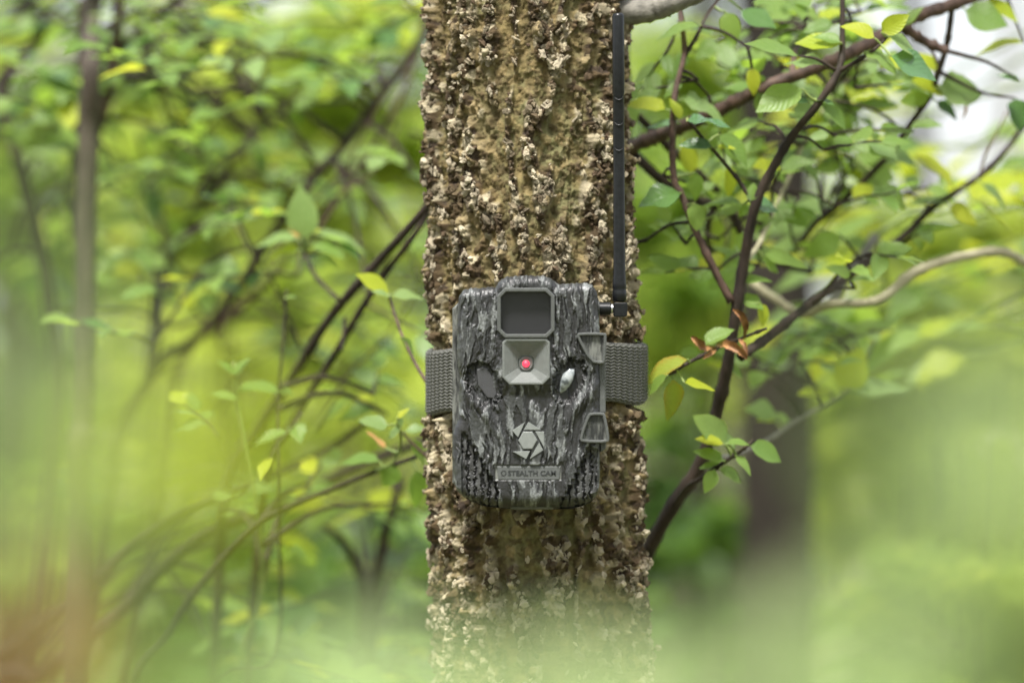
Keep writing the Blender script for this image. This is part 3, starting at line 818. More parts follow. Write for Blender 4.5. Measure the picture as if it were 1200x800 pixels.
# emblem: five blades round a hexagon
em = lambda L: [(520 + x / 5.336, 455 + y / 5.336) for x, y in L]
for bl in ([(500, 258), (530, 208), (610, 258)], [(572, 268), (628, 268), (628, 370)], [(597, 337), (622, 385), (537, 440)],
           [(540, 390), (515, 440), (432, 393)], [(465, 305), (427, 262), (508, 210)]):
    prism('emblem_blade', em(bl), -0.0031, 0.001, 0.35, M['emblem'], tc)
prism('emblem_hexagon', em([(465, 325), (497, 268), (553, 268), (585, 322), (553, 378), (497, 378)]), -0.0033, 0.001, 1.0, M['emblem'], tc)
# name plate with its writing
npl = prism('name_plate', [(582, 546), (657, 546), (655.5, 561.8), (584, 561.8)], -0.0011, 0.002, 0.8, M['plate'], tc)
cu = bpy.data.curves.new('name_text', 'FONT'); cu.body = 'STEALTH CAM'; cu.size = 1.0; cu.extrude = 0.02; cu.offset = 0.022; cu.resolution_u = 3
to = bpy.data.objects.new('name_text', cu); COL.objects.link(to)
bpy.context.view_layer.update()
me = bpy.data.meshes.new_from_object(to.evaluated_get(bpy.context.evaluated_depsgraph_get()))
bpy.data.objects.remove(to); me.materials.clear(); me.name = 'name_text'
co = np.empty(len(me.vertices) * 3); me.vertices.foreach_get('co', co); co = co.reshape(-1, 3)
x0, x1 = co[:, 0].min(), co[:, 0].max(); y0, y1 = co[:, 1].min(), co[:, 1].max()
pxs = 595.2 + (co[:, 0] - x0) / (x1 - x0) * (651.5 - 595.2); pys = 557.0 - (co[:, 1] - y0) / (y1 - y0) * (557.0 - 550.9)
zz = co[:, 2] / max(1e-6, co[:, 2].max())
nc_ = np.array([DP(a, b, -0.00125 - 0.00012 * c) for a, b, c in zip(pxs, pys, zz)]) - np.array(tc.location)
me.vertices.foreach_set('co', nc_.ravel()); me.update()
tx = obj('name_text', me, M['ink'], npl)
for i in range(6):
    a = math.radians(60 * i + 12); a2 = a + 1.0; c0 = (590.2, 553.9)
    tri = [(c0[0] + 3.5 * math.cos(a), c0[1] + 3.5 * math.sin(a)), (c0[0] + 3.5 * math.cos(a2), c0[1] + 3.5 * math.sin(a2)), (c0[0] + 1.9 * math.cos(a2 - .2), c0[1] + 1.9 * math.sin(a2 - .2))]
    me = loops_mesh('plate_mark', [(tri, -0.0010), (tri, -0.00135)], True)
    me.transform(Matrix.Translation(-Vector(tc.location))); obj('plate_mark', me, M['ink'], npl)
# port cover under the body
prism('port_cover', [(594, 588.5), (651, 588.5), (648, 597.5), (600, 597.5)], 0.0055, 0.03, 1.0, M['port'], tc)

# antenna
AY = 0.022
def lathe(prof, axis_o, ax, side, nseg=20):
    V = []; F = []; ax = Vector(ax).normalized(); s = Vector(side).normalized(); w = ax.cross(s)
    for d, r in prof:
        for j in range(nseg):
            a = 2 * math.pi * j / nseg; V.append(Vector(axis_o) + ax * d + (s * math.cos(a) + w * math.sin(a)) * r)
    for i in range(len(prof) - 1):
        for j in range(nseg):
            F.append((i * nseg + j, i * nseg + (j + 1) % nseg, (i + 1) * nseg + (j + 1) % nseg, (i + 1) * nseg + j))
    F.append(tuple(reversed(range(nseg)))); F.append(tuple((len(prof) - 1) * nseg + j for j in range(nseg)))
    return V, F
px1 = KPX * (DY + AY - CAMY)
b0 = DP(727.2, 353, AY); t0 = DP(725.6, 12, AY); ln = (t0 - b0).length
prof = [(0, 6.6), (1.5, 8.2), (12, 8.4), (14, 7.6), (16, 8.3), (22, 8.0), (34, 7.2), (60, 7.0), (150, 6.8), (ln / px1 - 95, 6.6), (ln / px1 - 93, 7.1), (ln / px1 - 4, 7.1), (ln / px1 - 1.5, 6.4), (ln / px1, 4.8)]
V, F = lathe([(d * px1, r * px1) for d, r in prof], b0, t0 - b0, (1, 0, 0))
ant = part('antenna', mesh_from('antenna', V, F), M['black'], tc)
for py_ in (113, 143, 173):
    V = []; F = []
    for i in range(9):                                        # a raised grip crescent on the rod
        a = math.pi * i / 8
        cx_ = 726.3 + 4.6 * math.cos(a); cy_ = py_ - 3 + 5 * math.sin(a)
        dd = -math.sqrt(max(0, 7.0 ** 2 - (cx_ - 726.3) ** 2)) * px1
        for (ox, oy, od) in ((0, -0.9, 0.0004), (0, 0.0, -0.0007), (0, 0.9, 0.0004)): V.append(DP(cx_ + ox, cy_ + oy, AY + dd + od))
    for i in range(8):
        for j in range(2): F.append((i * 3 + j, i * 3 + j + 1, i * 3 + j + 4, i * 3 + j + 3))
    me = mesh_from('grip_mark', V, F); me.transform(Matrix.Translation(-Vector(tc.location))); obj('grip_mark', me, M['black'], ant)
prism('antenna_elbow', [(721, 354), (735, 354), (736.5, 356), (736, 369.5), (734, 371), (721.5, 371), (720, 369), (720, 355.5)], AY - 0.0045, AY + 0.0045, 1.2, M['black'], tc)
V, F = lathe([(0, 7.5 * px1), (14 * px1, 7.5 * px1), (14.5 * px1, 6.8 * px1), (15 * px1, 5.2 * px1), (19 * px1, 5.2 * px1)], DP(702, 361, AY), (1, 0, 0), (0, 0, 1))
part('antenna_connector', mesh_from('antenna_connector', V, F, False), M['black'], tc)
V, F = lathe([(0, 9 * px1), (0.5 * px1, 9.6 * px1), (2.2 * px1, 9.6 * px1), (2.8 * px1, 9 * px1)], DP(700.5, 361, AY), (1, 0, 0), (0, 0, 1))
part('antenna_washer', mesh_from('antenna_washer', V, F, False), M['greyplastic'], tc)
V, F = lathe([(0, 5.6 * px1), (2 * px1, 5.6 * px1)], DP(717.3, 361, AY), (1, 0, 0), (0, 0, 1))
part('antenna_ring', mesh_from('antenna_ring', V, F, False), M['metal'], tc)

# ------------------------------------------------------------------ woody plants traced as stems
class Plant:
    def __init__(self, name, label, cat, base, group=None):
        self.th = thing(name, label, cat, (base[0], base[1], gz(base[0], base[1]) - 0.005), group)
        self.s = ObjSink(self.th); self.br = []
    def stem(self, pts, r0, r1, mat='twig', name='branch', sides=9, knots=0.18, rough=0.08, sub=7):
        """pts: (px, py, y) photo points or world Vectors"""
        w = [p if isinstance(p, Vector) else P(*p) for p in pts]
        V, F, c = tube(w, r0, r1, sides, sub, rough, knots, rnd.randrange(9999))
        part(name, mesh_from(name, V, F), M[mat], self.th)
        self.br.append(c); return c
    def leaf(self, b, t, f, mat='leaf', **k): px_leaf(self.s, b, t, f, mat, 0, self.br, **k)
    def leaves(self, rows):
        for r in rows:
            self.leaf((r[0], r[1]), (r[2], r[3]), r[4], r[5] if len(r) > 5 else 'leaf', var=5 if 'spotted' in r else None)
    def sprays(self, n, box, yr, ll, mats, wm, nleaf=(4, 8), length=(0.05, 0.12), face=0.35, mat='twig', reach=9.0):
        pool = [p for c in self.br for p in c]
        for i in range(n):
            px, py = rnd.uniform(box[0], box[2]), rnd.uniform(box[1], box[3]); y = rnd.uniform(*yr)
            tgt = P(px, py, y)
            best = min(pool, key=lambda p: (p - tgt).length)
            d = tgt - best; L = d.length
            if L > reach:
                tgt = best + d * (reach * rnd.uniform(0.5, 1) / L); d = tgt - best; L = d.length
            if L > 0.05 or reach < 1:
                mid = best.lerp(tgt, 0.5) + Vector((0, 0, 0.1 * L))
                self.s.twig([best, mid, tgt], 0.0022 if reach > 1 else 0.0012, 0.0012 if reach > 1 else 0.0008, mat)
            dr = Vector((d.x, d.y, d.z * 0.3)) + Vector((rnd.uniform(-1, 1), rnd.uniform(-0.6, 0.3), rnd.uniform(-0.3, 0.4))) * max(L, 0.05)
            spray(self.s, tgt, dr, rnd.uniform(*length), rnd.randint(*nleaf), ll, mats, wm, face=face, twigmat=mat)

G = Vector
# sapling whose dark stem leans out from behind the trunk
A_ = Plant('leaning_sapling', 'dark slender sapling leaning out from behind the corky trunk with fresh green leaves', 'sapling', (0.03, 0.22))
A_.stem([G((0.03, 0.22, -0.02)), G((0.036, 0.22, 0.5)), G((0.045, 0.215, 0.98)), (722, 705, .20), (757, 648, .18), (790, 590, .16), (820, 545, .15), (838, 490, .14), (852, 430, .125), (862, 370, .115), (871, 310, .11),
         (884, 245, .10), (902, 204, .095), (928, 160, .09), (960, 120, .08), (982, 84, .08), (987, 52, .085), (987, -30, .09)], 0.0062, 0.0016, 'twig', 'stem', sub=6)
A_.stem([(857, 354, .112), (835, 312, .11), (816, 272, .11), (800, 232, .11), (790, 208, .11), (788, 160, .11), (791, 110, .115), (802, 62, .12), (797, 16, .13), (792, -40, .14)], 0.0026, 0.0015, 'redtwig')
A_.stem([(802, 66, .12), (815, 45, .12), (828, 20, .125), (850, -10, .13)], 0.0016, 0.0008)
A_.stem([(868, 417, .118), (890, 402, .13), (935, 367, .16), (985, 330, .20), (1030, 297, .23), (1062, 274, .25), (1092, 244, .26), (1122, 224, .26), (1160, 196, .26), (1200, 148, .27), (1240, 90, .28)], 0.0032, 0.0017)
A_.stem([(1148, 206, .26), (1155, 180, .26), (1166, 160, .27), (1180, 130, .28)], 0.0009, 0.0006, 'redtwig')
A_.stem([(982, 84, .08), (1000, 74, .075), (1025, 58, .07), (1040, 44, .07)], 0.0016, 0.0008)
A_.stem([(881, 236, .10), (868, 215, .10), (852, 195, .10), (836, 176, .095), (820, 158, .09), (806, 140, .085)], 0.0014, 0.0009)
A_.stem([(772, 445, .07), (790, 435, .07), (812, 422, .075), (840, 408, .09), (853, 402, .11), (875, 394, .09), (898, 385, .075)], 0.0012, 0.0009, 'twig', knots=0.5)
A_.stem([(789, 592, .16), (805, 570, .13), (822, 560, .11), (842, 546, .10), (860, 534, .095), (876, 522, .09), (882, 516, .09)], 0.0017, 0.0009, 'twig', knots=0.5)
A_.leaves([(852, 518, 817, 489, .8), (848, 520, 818, 512, .5, 'yellow'), (852, 520, 876, 517, .5), (879, 522, 915, 536, .85), (862, 534, 881, 550, .6), (843, 550, 870, 561, .7), (838, 550, 827, 574, 1), (848, 540, 818, 526, .7), (846, 545, 822, 545, .6), (858, 530, 850, 505, .7, 'pale')])
A_.stem([(826, 540, .15), (870, 530, .2), (905, 512, .24), (935, 492, .27), (985, 464, .30), (1010, 440, .31)], 0.0018, 0.0009, 'greytwig')
A_.stem([(871, 310, .11), (890, 285, .16), (905, 250, .2), (922, 215, .22), (934, 185, .23), (952, 150, .24), (975, 110, .25)], 0.0018, 0.0009, 'paletwig')
A_.leaves([(985, 52, 937, 47, .6, 'yellow'), (940, 104, 890, 126, .8), (948, 120, 925, 117, .5, 'dark'), (780, 128, 738, 116, .7, 'yellow'), (797, 140, 790, 116, .8, 'yellow'),
           (800, 117, 847, 133, .5, 'pale'), (797, 145, 760, 146, .4, 'gloss'), (805, 142, 851, 143, .3, 'gloss'), (834, 172, 800, 166, .7, 'dark'), (842, 158, 876, 186, .7), (840, 172, 860, 173, .4, 'yellow'),
           (816, 202, 815, 232, 1), (798, 226, 752, 236, .6, 'dark'), (814, 238, 818, 267, .9), (870, 240, 822, 235, .25, 'pale'), (880, 240, 866, 252, .8), (880, 236, 883, 216, .9), (880, 234, 910, 246, .6, 'gloss'),
           (910, 242, 944, 262, .8), (870, 272, 866, 292, .8), (895, 300, 872, 298, .7, 'pale'), (895, 298, 942, 309, .5), (894, 302, 912, 318, .6), (985, 276, 946, 298, 1, 'leaf'),
           (1033, 38, 1060, 21, 1, 'yellow'), (1025, 45, 992, 28, .7, 'yellow'), (985, 50, 958, 40, .7, 'leaf'), (1042, 43, 1085, 62, .6, 'pale'), (1044, 66, 1096, 86, .8, 'gloss'), (1014, 60, 1048, 80, .5),
           (972, 118, 986, 95, 1), (962, 122, 993, 145, .7), (955, 116, 975, 120, .4, 'dark'), (968, 77, 924, 69, .4, 'pale'), (936, 66, 880, 49, .4, 'leaf'),
           (1117, 219, 1081, 181, .5, 'yellow'), (1112, 240, 1143, 260, .8, 'yellow'), (1138, 232, 1186, 266, .2, 'yellow'), (1150, 215, 1180, 235, .5, 'pale'), (1110, 238, 1070, 232, .4, 'pale'),
           (806, 421, 753, 438, .55, 'spotted'), (789, 444, 790, 489, .85, 'spotted'), (782, 440, 757, 457, .6), (826, 404, 855, 383, .7), (851, 424, 869, 440, .6), (802, 448, 836, 454, .4, 'yellow'),
           (868, 345, 892, 360, .7), (890, 355, 897, 380, .8, 'yellow'), (868, 330, 900, 322, .5),
           (910, 485, 877, 477, .7, 'pale'), (908, 494, 888, 490, .5, 'yellow'), (925, 492, 903, 487, .6, 'pale'), (985, 455, 1008, 414, 1, 'yellow'), (975, 458, 938, 460, .4, 'yellow'), (995, 458, 1062, 452, .45, 'pale'),
           (820, 30, 770, 34, .5, 'leaf'), (850, 14, 861, 48, 1, 'leaf'), (868, 12, 905, 31, .7, 'dark'), (840, 250, 872, 240, .5), (905, 255, 880, 270, .6), (930, 190, 960, 205, .5, 'pale'), (922, 215, 900, 196, .5)])
A_.sprays(58, (755, 20, 1060, 380), (0.12, 0.36), 0.023, ['leaf', 'pale', 'yellow'], [8, 4, 1], (3, 5), (0.02, 0.05), 0.6, reach=0.05)

# curled dry leaves caught on the twig
def curl_leaf(pts, w):
    w_ = [P(*p) for p in pts]; c = catmull(w_, 8); V = []; F = []
    for i, p in enumerate(c):
        t = i / (len(c) - 1); ww = w * (math.sin(math.pi * min(1, max(0.03, t))) ** 0.7 + 0.15) * KPX * 2.4 * 0.85
        a = 0.6 + 2.6 * t
        tg = (c[min(i + 1, len(c) - 1)] - c[max(i - 1, 0)]).normalized(); s = tg.cross(Vector((0.25 * math.cos(3 * a), -1, 0.5 * math.sin(2 * a)))).normalized()
        nrm = Vector((0.1, -1.0, 0.25))
        for k in range(5):
            u = (k - 2) / 2
            V.append(p + s * ww * u + nrm * ww * (abs(u) ** 1.5) * 0.9 + Vector((0, 0, rnd.uniform(-.0006, .0006))))
    for i in range(len(c) - 1):
        for k in range(4): F.append((i * 5 + k, i * 5 + k + 1, i * 5 + k + 6, i * 5 + k + 5))
    return mesh_from('dry_leaf', V, F)
for pts, w in (([(838, 406, .085), (826, 408, .075), (818, 402, .07), (810, 395, .07)], 5), ([(838, 405, .085), (850, 404, .075), (864, 410, .07), (876, 421, .07)], 5.5),
               ([(872, 396, .085), (873, 382, .075), (868, 370, .07), (859, 363, .07)], 4.5), ([(866, 398, .085), (872, 405, .08), (875, 418, .078)], 3), ([(838, 407, .085), (834, 413, .075), (824, 420, .07)], 3.5)):
    part('dry_leaf', curl_leaf(pts, w), M['dead'], A_.th, label='curled dry brown leaf')

# sapling standing close behind the trunk: a sliver of its grey stem and three branches show
B_ = Plant('branching_sapling', 'grey stemmed sapling hidden behind the corky trunk, sending out thick red-brown branches', 'sapling', (0.052, 0.25))
B_.stem([G((0.052, 0.25, -0.02)), G((0.055, 0.25, 0.7)), (722, 520, .25), (728, 300, .25), (730, 200, .25), (728, 100, .25), (722, -60, .25), (700, -400, .3)], 0.0095, 0.005, 'greytwig', 'stem', 12)
B_.stem([(730, 182, .24), (745, 170, .21), (772, 159, .19), (800, 148, .17), (830, 136, .155), (860, 120, .145), (886, 107, .14), (912, 96, .14), (960, 78, .14), (1016, 52, .15), (1068, 22, .17), (1120, 4, .18), (1190, -22, .2)], 0.0044, 0.0040, 'redtwig', sides=12, knots=0.22, sub=9)
B_.stem([(1056, 30, .165), (1075, 43, .17), (1095, 54, .17), (1110, 60, .17)], 0.0034, 0.0028, 'redtwig', knots=0.4)
B_.stem([(928, 92, .14), (932, 60, .17), (945, 36, .2), (960, 24, .22)], 0.0020, 0.0016, 'redtwig')
B_.stem([(728, 110, .24), (740, 128, .22), (760, 148, .22), (792, 180, .23), (824, 208, .24), (842, 224, .25)], 0.0032, 0.0022, 'twig')
B_.stem([(730, 172, .24), (748, 186, .22), (772, 208, .22), (808, 232, .23), (852, 244, .25), (868, 272, .26), (895, 300, .28), (925, 312, .3), (950, 318, .32)], 0.0038, 0.0022, 'twig')
B_.stem([(838, 240, .24), (830, 262, .28), (832, 290, .3), (850, 310, .32)], 0.0028, 0.0018)
B_.stem([(1116, 6, .18), (1110, 50, .19), (1100, 84, .20), (1088, 116, .21), (1066, 146, .22), (1044, 178, .23), (1020, 204, .25), (1000, 224, .26), (975, 246, .28), (955, 262, .29), (928, 296, .3)], 0.0020, 0.0022)
B_.stem([(976, 246, .28), (982, 230, .27), (990, 218, .26)], 0.0010, 0.0007)
B_.leaves([(1099, 84, 1080, 62, .8, 'yellow'), (1130, 12, 1176, 28, .9, 'leaf'), (1200, 50, 1147, 50, .4, 'yellow'), (1090, 100, 1056, 88, .6, 'pale'), (1100, 104, 1150, 107, .9, 'pale'), (1090, 112, 1057, 118, 1), (1098, 118, 1121, 134, .8, 'dark'),
           (1130, 113, 1133, 138, .25, 'rust'), (1190, 115, 1196, 149, .9, 'dark'), (1195, 95, 1172, 86, .6, 'dark'), (1010, 196, 1045, 209, 1, 'pale'), (1030, 216, 1059, 239, .8), (987, 197, 958, 198, .6), (1036, 185, 1075, 185, .7, 'pale'), (1000, 190, 1041, 176, .6), (1000, 180, 970, 160, .6),
           (1080, 105, 1050, 100, .5), (760, 146, 748, 168, .6), (1060, 30, 1075, 8, .7), (960, 24, 985, 10, .6, 'yellow'), (960, 26, 940, 6, .6), (1150, 2, 1190, 18, .6, 'yellow')])
B_.sprays(28, (840, -20, 1090, 130), (0.18, 0.5), 0.030, ['leaf', 'pale', 'yellow'], [8, 4, 2], (3, 6), (0.03, 0.07), 0.5, reach=0.06)

# bent pale branch on a thin tree further right
C_ = Plant('crooked_small_tree', 'small tree with a pale crooked bare branch and bright leaves', 'tree', (0.62, 0.55))
C_.stem([G((0.62, 0.55, -0.02)), G((0.60, 0.55, 0.7)), G((0.52, 0.52, 1.25)), G((0.50, .5, 1.9)), G((0.56, .52, 2.6))], 0.022, 0.008, 'greytwig', 'stem', 12)
C_.stem([G((0.535, .52, 1.33)), (1290, 330, .40), (1230, 318, .32), (1200, 307, .28), (1172, 295, .25), (1120, 302, .23), (1070, 320, .22), (1040, 345, .21), (1015, 355, .21), (970, 357, .22), (940, 368, .23), (908, 350, .25), (880, 330, .27), (850, 306, .3)], 0.0034, 0.0028, 'paletwig', sub=8)
C_.stem([(975, 356, .32), (990, 325, .34), (1010, 300, .36), (1025, 278, .38)], 0.0040, 0.0034, 'greytwig')
C_.sprays(26, (1000, 90, 1260, 420), (0.40, 1.1), 0.05, ['leaf', 'pale', 'yellow'], [3, 2, 4], (4, 8), (0.06, 0.14), 0.4, 'greentwig')

# shrubs on the other side of the trunk
D_ = Plant('dark_stemmed_shrub', 'shrub with two dark parallel slanting stems beside the trunk', 'shrub', (-0.28, 0.50))
D_.stem([G((-0.28, .50, -0.02)), G((-0.25, .48, .6)), G((-0.215, .44, 1.1)), (262, 575, .40), (300, 505, .38), (322, 472, .36), (350, 430, .33), (390, 368, .28), (440, 310, .24), (495, 248, .2), (560, 160, .2)], 0.0040, 0.0026, 'twig', 'stem', 10)
D_.stem([G((-0.28, .50, -0.02)), G((-0.23, .47, .6)), G((-0.19, .43, 1.1)), (310, 562, .38), (345, 492, .34), (384, 428, .3), (420, 368, .26), (450, 322, .24), (490, 268, .22), (540, 180, .22)], 0.0031, 0.0019, 'twig', 'stem', 10)
D_.stem([(402, 354, .27), (396, 350, .25), (386, 341, .27), (371, 325, .28), (362, 308, .29), (357, 296, .30)], 0.0016, 0.0012, 'twig', knots=0.3)
D_.stem([(500, 448, .12), (488, 428, .13), (474, 400, .14), (463, 370, .15), (456, 348, .16)], 0.0012, 0.0008, 'redtwig')
D_.stem([(404, 372, .26), (402, 395, .25), (400, 410, .24)], 0.001, 0.0006)
D_.leaves([(357, 280, 353, 227, 1, 'pale'), (350, 292, 314, 298, .5, 'yellow'), (368, 275, 428, 285, .25, 'pale'), (365, 285, 402, 298, .5), (365, 298, 394, 308, .3), (398, 284, 423, 297, .6, 'dark'), (350, 280, 300, 276, .5, 'pale'), (352, 278, 340, 268, .4, 'rust'), (360, 276, 374, 268, .5, 'yellow'),
           (456, 344, 423, 321, .6, 'yellow'), (458, 347, 493, 345, .5, 'pale'), (456, 348, 440, 338, .5, 'pale'), (470, 395, 486, 412, .5)])
E_ = Plant('young_shoots', 'cluster of thin young green shoots with small buds among the shrubs', 'shrub', (-0.22, 0.30))
E_.stem([G((-0.22, .30, -0.02)), G((-0.2, .3, .7)), (240, 860, .3), (322, 770, .28), (326, 590, .24), (325, 480, .24), (332, 400, .24), (336, 340, .24)], 0.0013, 0.0008, 'twig', 'stem')
E_.stem([G((-0.22, .30, -0.02)), G((-0.21, .3, .7)), (270, 850, .3), (306, 700, .28), (300, 600, .26), (286, 520, .25), (278, 470, .25), (274, 425, .25)], 0.0015, 0.0010, 'greentwig', 'stem')
E_.stem([G((-0.22, .30, -0.02)), G((-0.24, .3, .8)), (150, 860, .34), (200, 740, .3), (245, 672, .27), (300, 614, .25), (345, 590, .24), (390, 572, .22), (440, 552, .2), (500, 530, .17)], 0.0032, 0.0014, 'twig', 'stem')
E_.stem([(440, 552, .2), (462, 540, .17), (470, 515, .15), (466, 495, .14), (474, 480, .14)], 0.0010, 0.0006, 'greentwig')
E_.stem([(500, 535, .15), (484, 520, .15), (470, 505, .15)], 0.0010, 0.0007, 'redtwig')
E_.leaves([(455, 498, 424, 492, .6, 'pale'), (445, 540, 400, 533, .5), (465, 545, 450, 568, 1), (475, 505, 499, 500, .6, 'pale'), (452, 525, 432, 506, .2, 'rust'), (488, 550, 490, 592, .7, 'leaf'), (470, 500, 455, 512, .6, 'pale'), (480, 515, 500, 540, .6), (466, 490, 478, 478, .5, 'yellow'), (470, 500, 470, 486, .5, 'pale'),
           (274, 440, 262, 422, .5, 'leaf'), (274, 440, 286, 420, .6, 'leaf'), (275, 450, 274, 428, .3, 'rust'), (335, 350, 346, 346, .4, 'leaf'), (278, 460, 330, 452, .4), (280, 470, 250, 460, .4), (330, 455, 345, 462, .4), (300, 600, 284, 592, .5)])
E_.sprays(10, (230, 430, 490, 640), (0.2, 0.5), 0.024, ['leaf', 'yellow', 'pale'], [4, 3, 2], (3, 6), (0.03, 0.06), 0.4, 'twig')

F_ = Plant('spreading_shrub', 'spreading shrub with long thin slanting stems and layered leaves', 'shrub', (-0.42, 0.9))
F_.stem([G((-0.42, .9, -0.02)), G((-0.40, .88, .7)), (120, 620, .8), (175, 445, .7), (230, 398, .66), (270, 350, .63), (312, 288, .6), (352, 226, .58), (405, 168, .56), (450, 108, .55), (492, 48, .55), (540, -40, .55)], 0.0046, 0.0030, 'twig', 'stem', 10)
F_.stem([G((-0.42, .9, -0.02)), G((-0.36, .86, .8)), (190, 560, .8), (215, 420, .8), (285, 358, .75), (345, 290, .72), (395, 225, .7), (440, 170, .7), (480, 90, .7), (500, 20, .7)], 0.0036, 0.0022, 'redtwig', 'stem', 10)
F_.stem([(190, 325, .9), (215, 270, .85), (245, 225, .82), (275, 185, .8), (310, 150, .8)], 0.005, 0.003, 'twig')
F_.stem([(175, 445, .7), (182, 385, .75), (190, 325, .9)], 0.0052, 0.005, 'twig')
F_.stem([(0 + 65, 365, .7), (110, 366, .68), (160, 366, .66), (200, 382, .65), (240, 372, .65)], 0.0016, 0.0012, 'redtwig')
F_.sprays(60, (150, -10, 500, 420), (0.4, 0.95), 0.033, ['leaf', 'pale', 'yellow', 'dark'], [6, 3, 1, 2], (4, 8), (0.07, 0.15), 0.25)

for q in range(14):
    x0_, y0_ = rnd.uniform(120, 390), rnd.uniform(180, 560); l_x = rnd.uniform(60, 150); yy = rnd.uniform(.35, .9)
    kx = rnd.choice([1, 1, 1, -0.6])
    F_.stem([(x0_, y0_, yy), (x0_ + kx * l_x * .35, y0_ - l_x * rnd.uniform(.4, .6), yy), (x0_ + kx * l_x * .7, y0_ - l_x * rnd.uniform(.7, 1.0), yy), (min(x0_ + kx * l_x, 520), y0_ - l_x * rnd.uniform(1.0, 1.5), yy)], rnd.uniform(.0008, .0017), 0.0005, rnd.choice(['twig', 'twig', 'redtwig']), 'twig')
H_ = Plant('slanting_hazel', 'low shrub with long bowed brown stems rising past the young shoots', 'shrub', (-0.62, 0.75))
H_.stem([G((-0.62, .75, -0.02)), G((-.55, .72, .6)), (-60, 860, .62), (20, 755, .56), (100, 690, .5), (150, 640, .47), (200, 605, .45), (250, 582, .42), (310, 560, .4), (380, 528, .38), (430, 495, .36)], 0.0050, 0.0020, 'twig', 'stem', 9)
H_.stem([G((-0.62, .75, -0.02)), G((-.5, .75, .6)), (-20, 860, .7), (50, 790, .66), (110, 740, .62), (150, 708, .6), (200, 655, .55), (250, 618, .52), (330, 590, .5), (420, 545, .47), (500, 515, .45)], 0.0072, 0.0030, 'twig', 'stem', 9)
H_.stem([(425, 760, .6), (424, 690, .55), (412, 650, .52), (396, 628, .5), (378, 616, .5)], 0.0040, 0.002, 'twig')
H_.stem([G((-.2, .75, -.02)), (430, 850, .62), (440, 700, .55), (448, 640, .52), (462, 590, .5), (468, 560, .5)], 0.0048, 0.003, 'twig', 'stem')
H_.sprays(26, (200, 560, 500, 800), (0.5, 1.0), 0.045, ['leaf', 'pale', 'yellow', 'dark'], [4, 1, 3, 3], (4, 8), (0.06, 0.14), 0.3)

# stems at the far edge
I_ = Plant('grey_brown_young_tree', 'young tree with straight grey-brown trunk forking above drooping leaves', 'tree', (-0.335, 0.62))
I_.stem([G((-0.335, .62, -0.02)), G((-.335, .55, .6)), (92, 640, .48), (97, 480, .48), (100, 300, .48), (104, 150, .48), (107, 60, .48), (110, -40, .63), (120, -600, .7)], 0.0098, 0.0056, 'browntwig', 'trunk', 12)
I_.stem([(101, 170, .62), (114, 148, .6), (124, 110, .6), (133, 70, .6), (138, 20, .6), (142, -40, .62)], 0.0055, 0.0045, 'redtwig')
I_.stem([(135, 62, .6), (160, 38, .6), (185, 18, .6), (210, -4, .6), (240, -30, .6)], 0.0032, 0.0026, 'twig')
I_.stem([(172, 90, .66), (168, 50, .66), (162, 0, .66), (160, -40, .66)], 0.0026, 0.003, 'twig')
I_.stem([(98, 330, .62), (84, 230, .63), (88, 180, .63), (92, 120, .63), (96, 0, .63)], 0.0036, 0.003, 'twig')
I_.sprays(40, (0, -10, 260, 200), (0.45, 0.9), 0.034, ['leaf', 'pale', 'yellow', 'dark'], [6, 2, 1, 3], (4, 8), (0.06, 0.13), 0.2)
J_ = Plant('dark_bent_sapling', 'dark bent sapling at the edge of the thicket', 'sapling', (-0.42, 0.7))
J_.stem([G((-0.42, .7, -0.02)), G((-.42, .7, .7)), (62, 560, .68), (58, 360, .68), (40, 262, .68), (22, 190, .68), (4, 115, .68), (8, 85, .68), (32, 62, .68), (60, 20, .7)], 0.0072, 0.004, 'twig', 'stem', 10)
J_.sprays(12, (-20, 60, 120, 330), (0.6, 0.9), 0.04, ['leaf', 'pale', 'dark'], [4, 2, 2], (4, 7), (0.05, 0.1), 0.2)
# ------------------------------------------------------------------ forest behind: trunks, trees, bushes
def rough_trunk(pts, r0, r1, sides=14, sub=10, seed=0):
    V, F, c = tube(pts, r0, r1, sides, sub, 0.10, 0.05, seed); return mesh_from('trunk', V, F), c

def scatter_leaves(bs, c, rad, n, leaf_l, clumps=14, bias=0.0):
    """leaf clumps spread through an ellipsoid"""
    for k in range(clumps):
        while True:
            q = rng.uniform(-1, 1, 3)
            if 0.25 < np.dot(q, q) < 1: break
        cc = np.array(c) + q * np.array(rad); m = max(1, n // clumps)
        cr_ = np.array(rad) * rng.uniform(0.22, 0.42)
        B = cc + np.clip(rng.normal(0, 0.55, (m, 3)), -1.3, 1.3) * cr_ * np.array([1, 1, 0.6])
        T = rng.normal(0, 1, (m, 3)) * np.array([1, 1, 0.35]) + np.array([0, 0, -0.2])
        N = np.array([0, 0, 1.0]) + rng.normal(0, 0.45, (m, 3))
        R = np.clip(rng.uniform(0, 1) * 0.65 + rng.uniform(0, 0.45, m) + bias, 0, 1)
        bs.add(B, T, N, leaf_l * rng.uniform(0.6, 1.2, m), R)

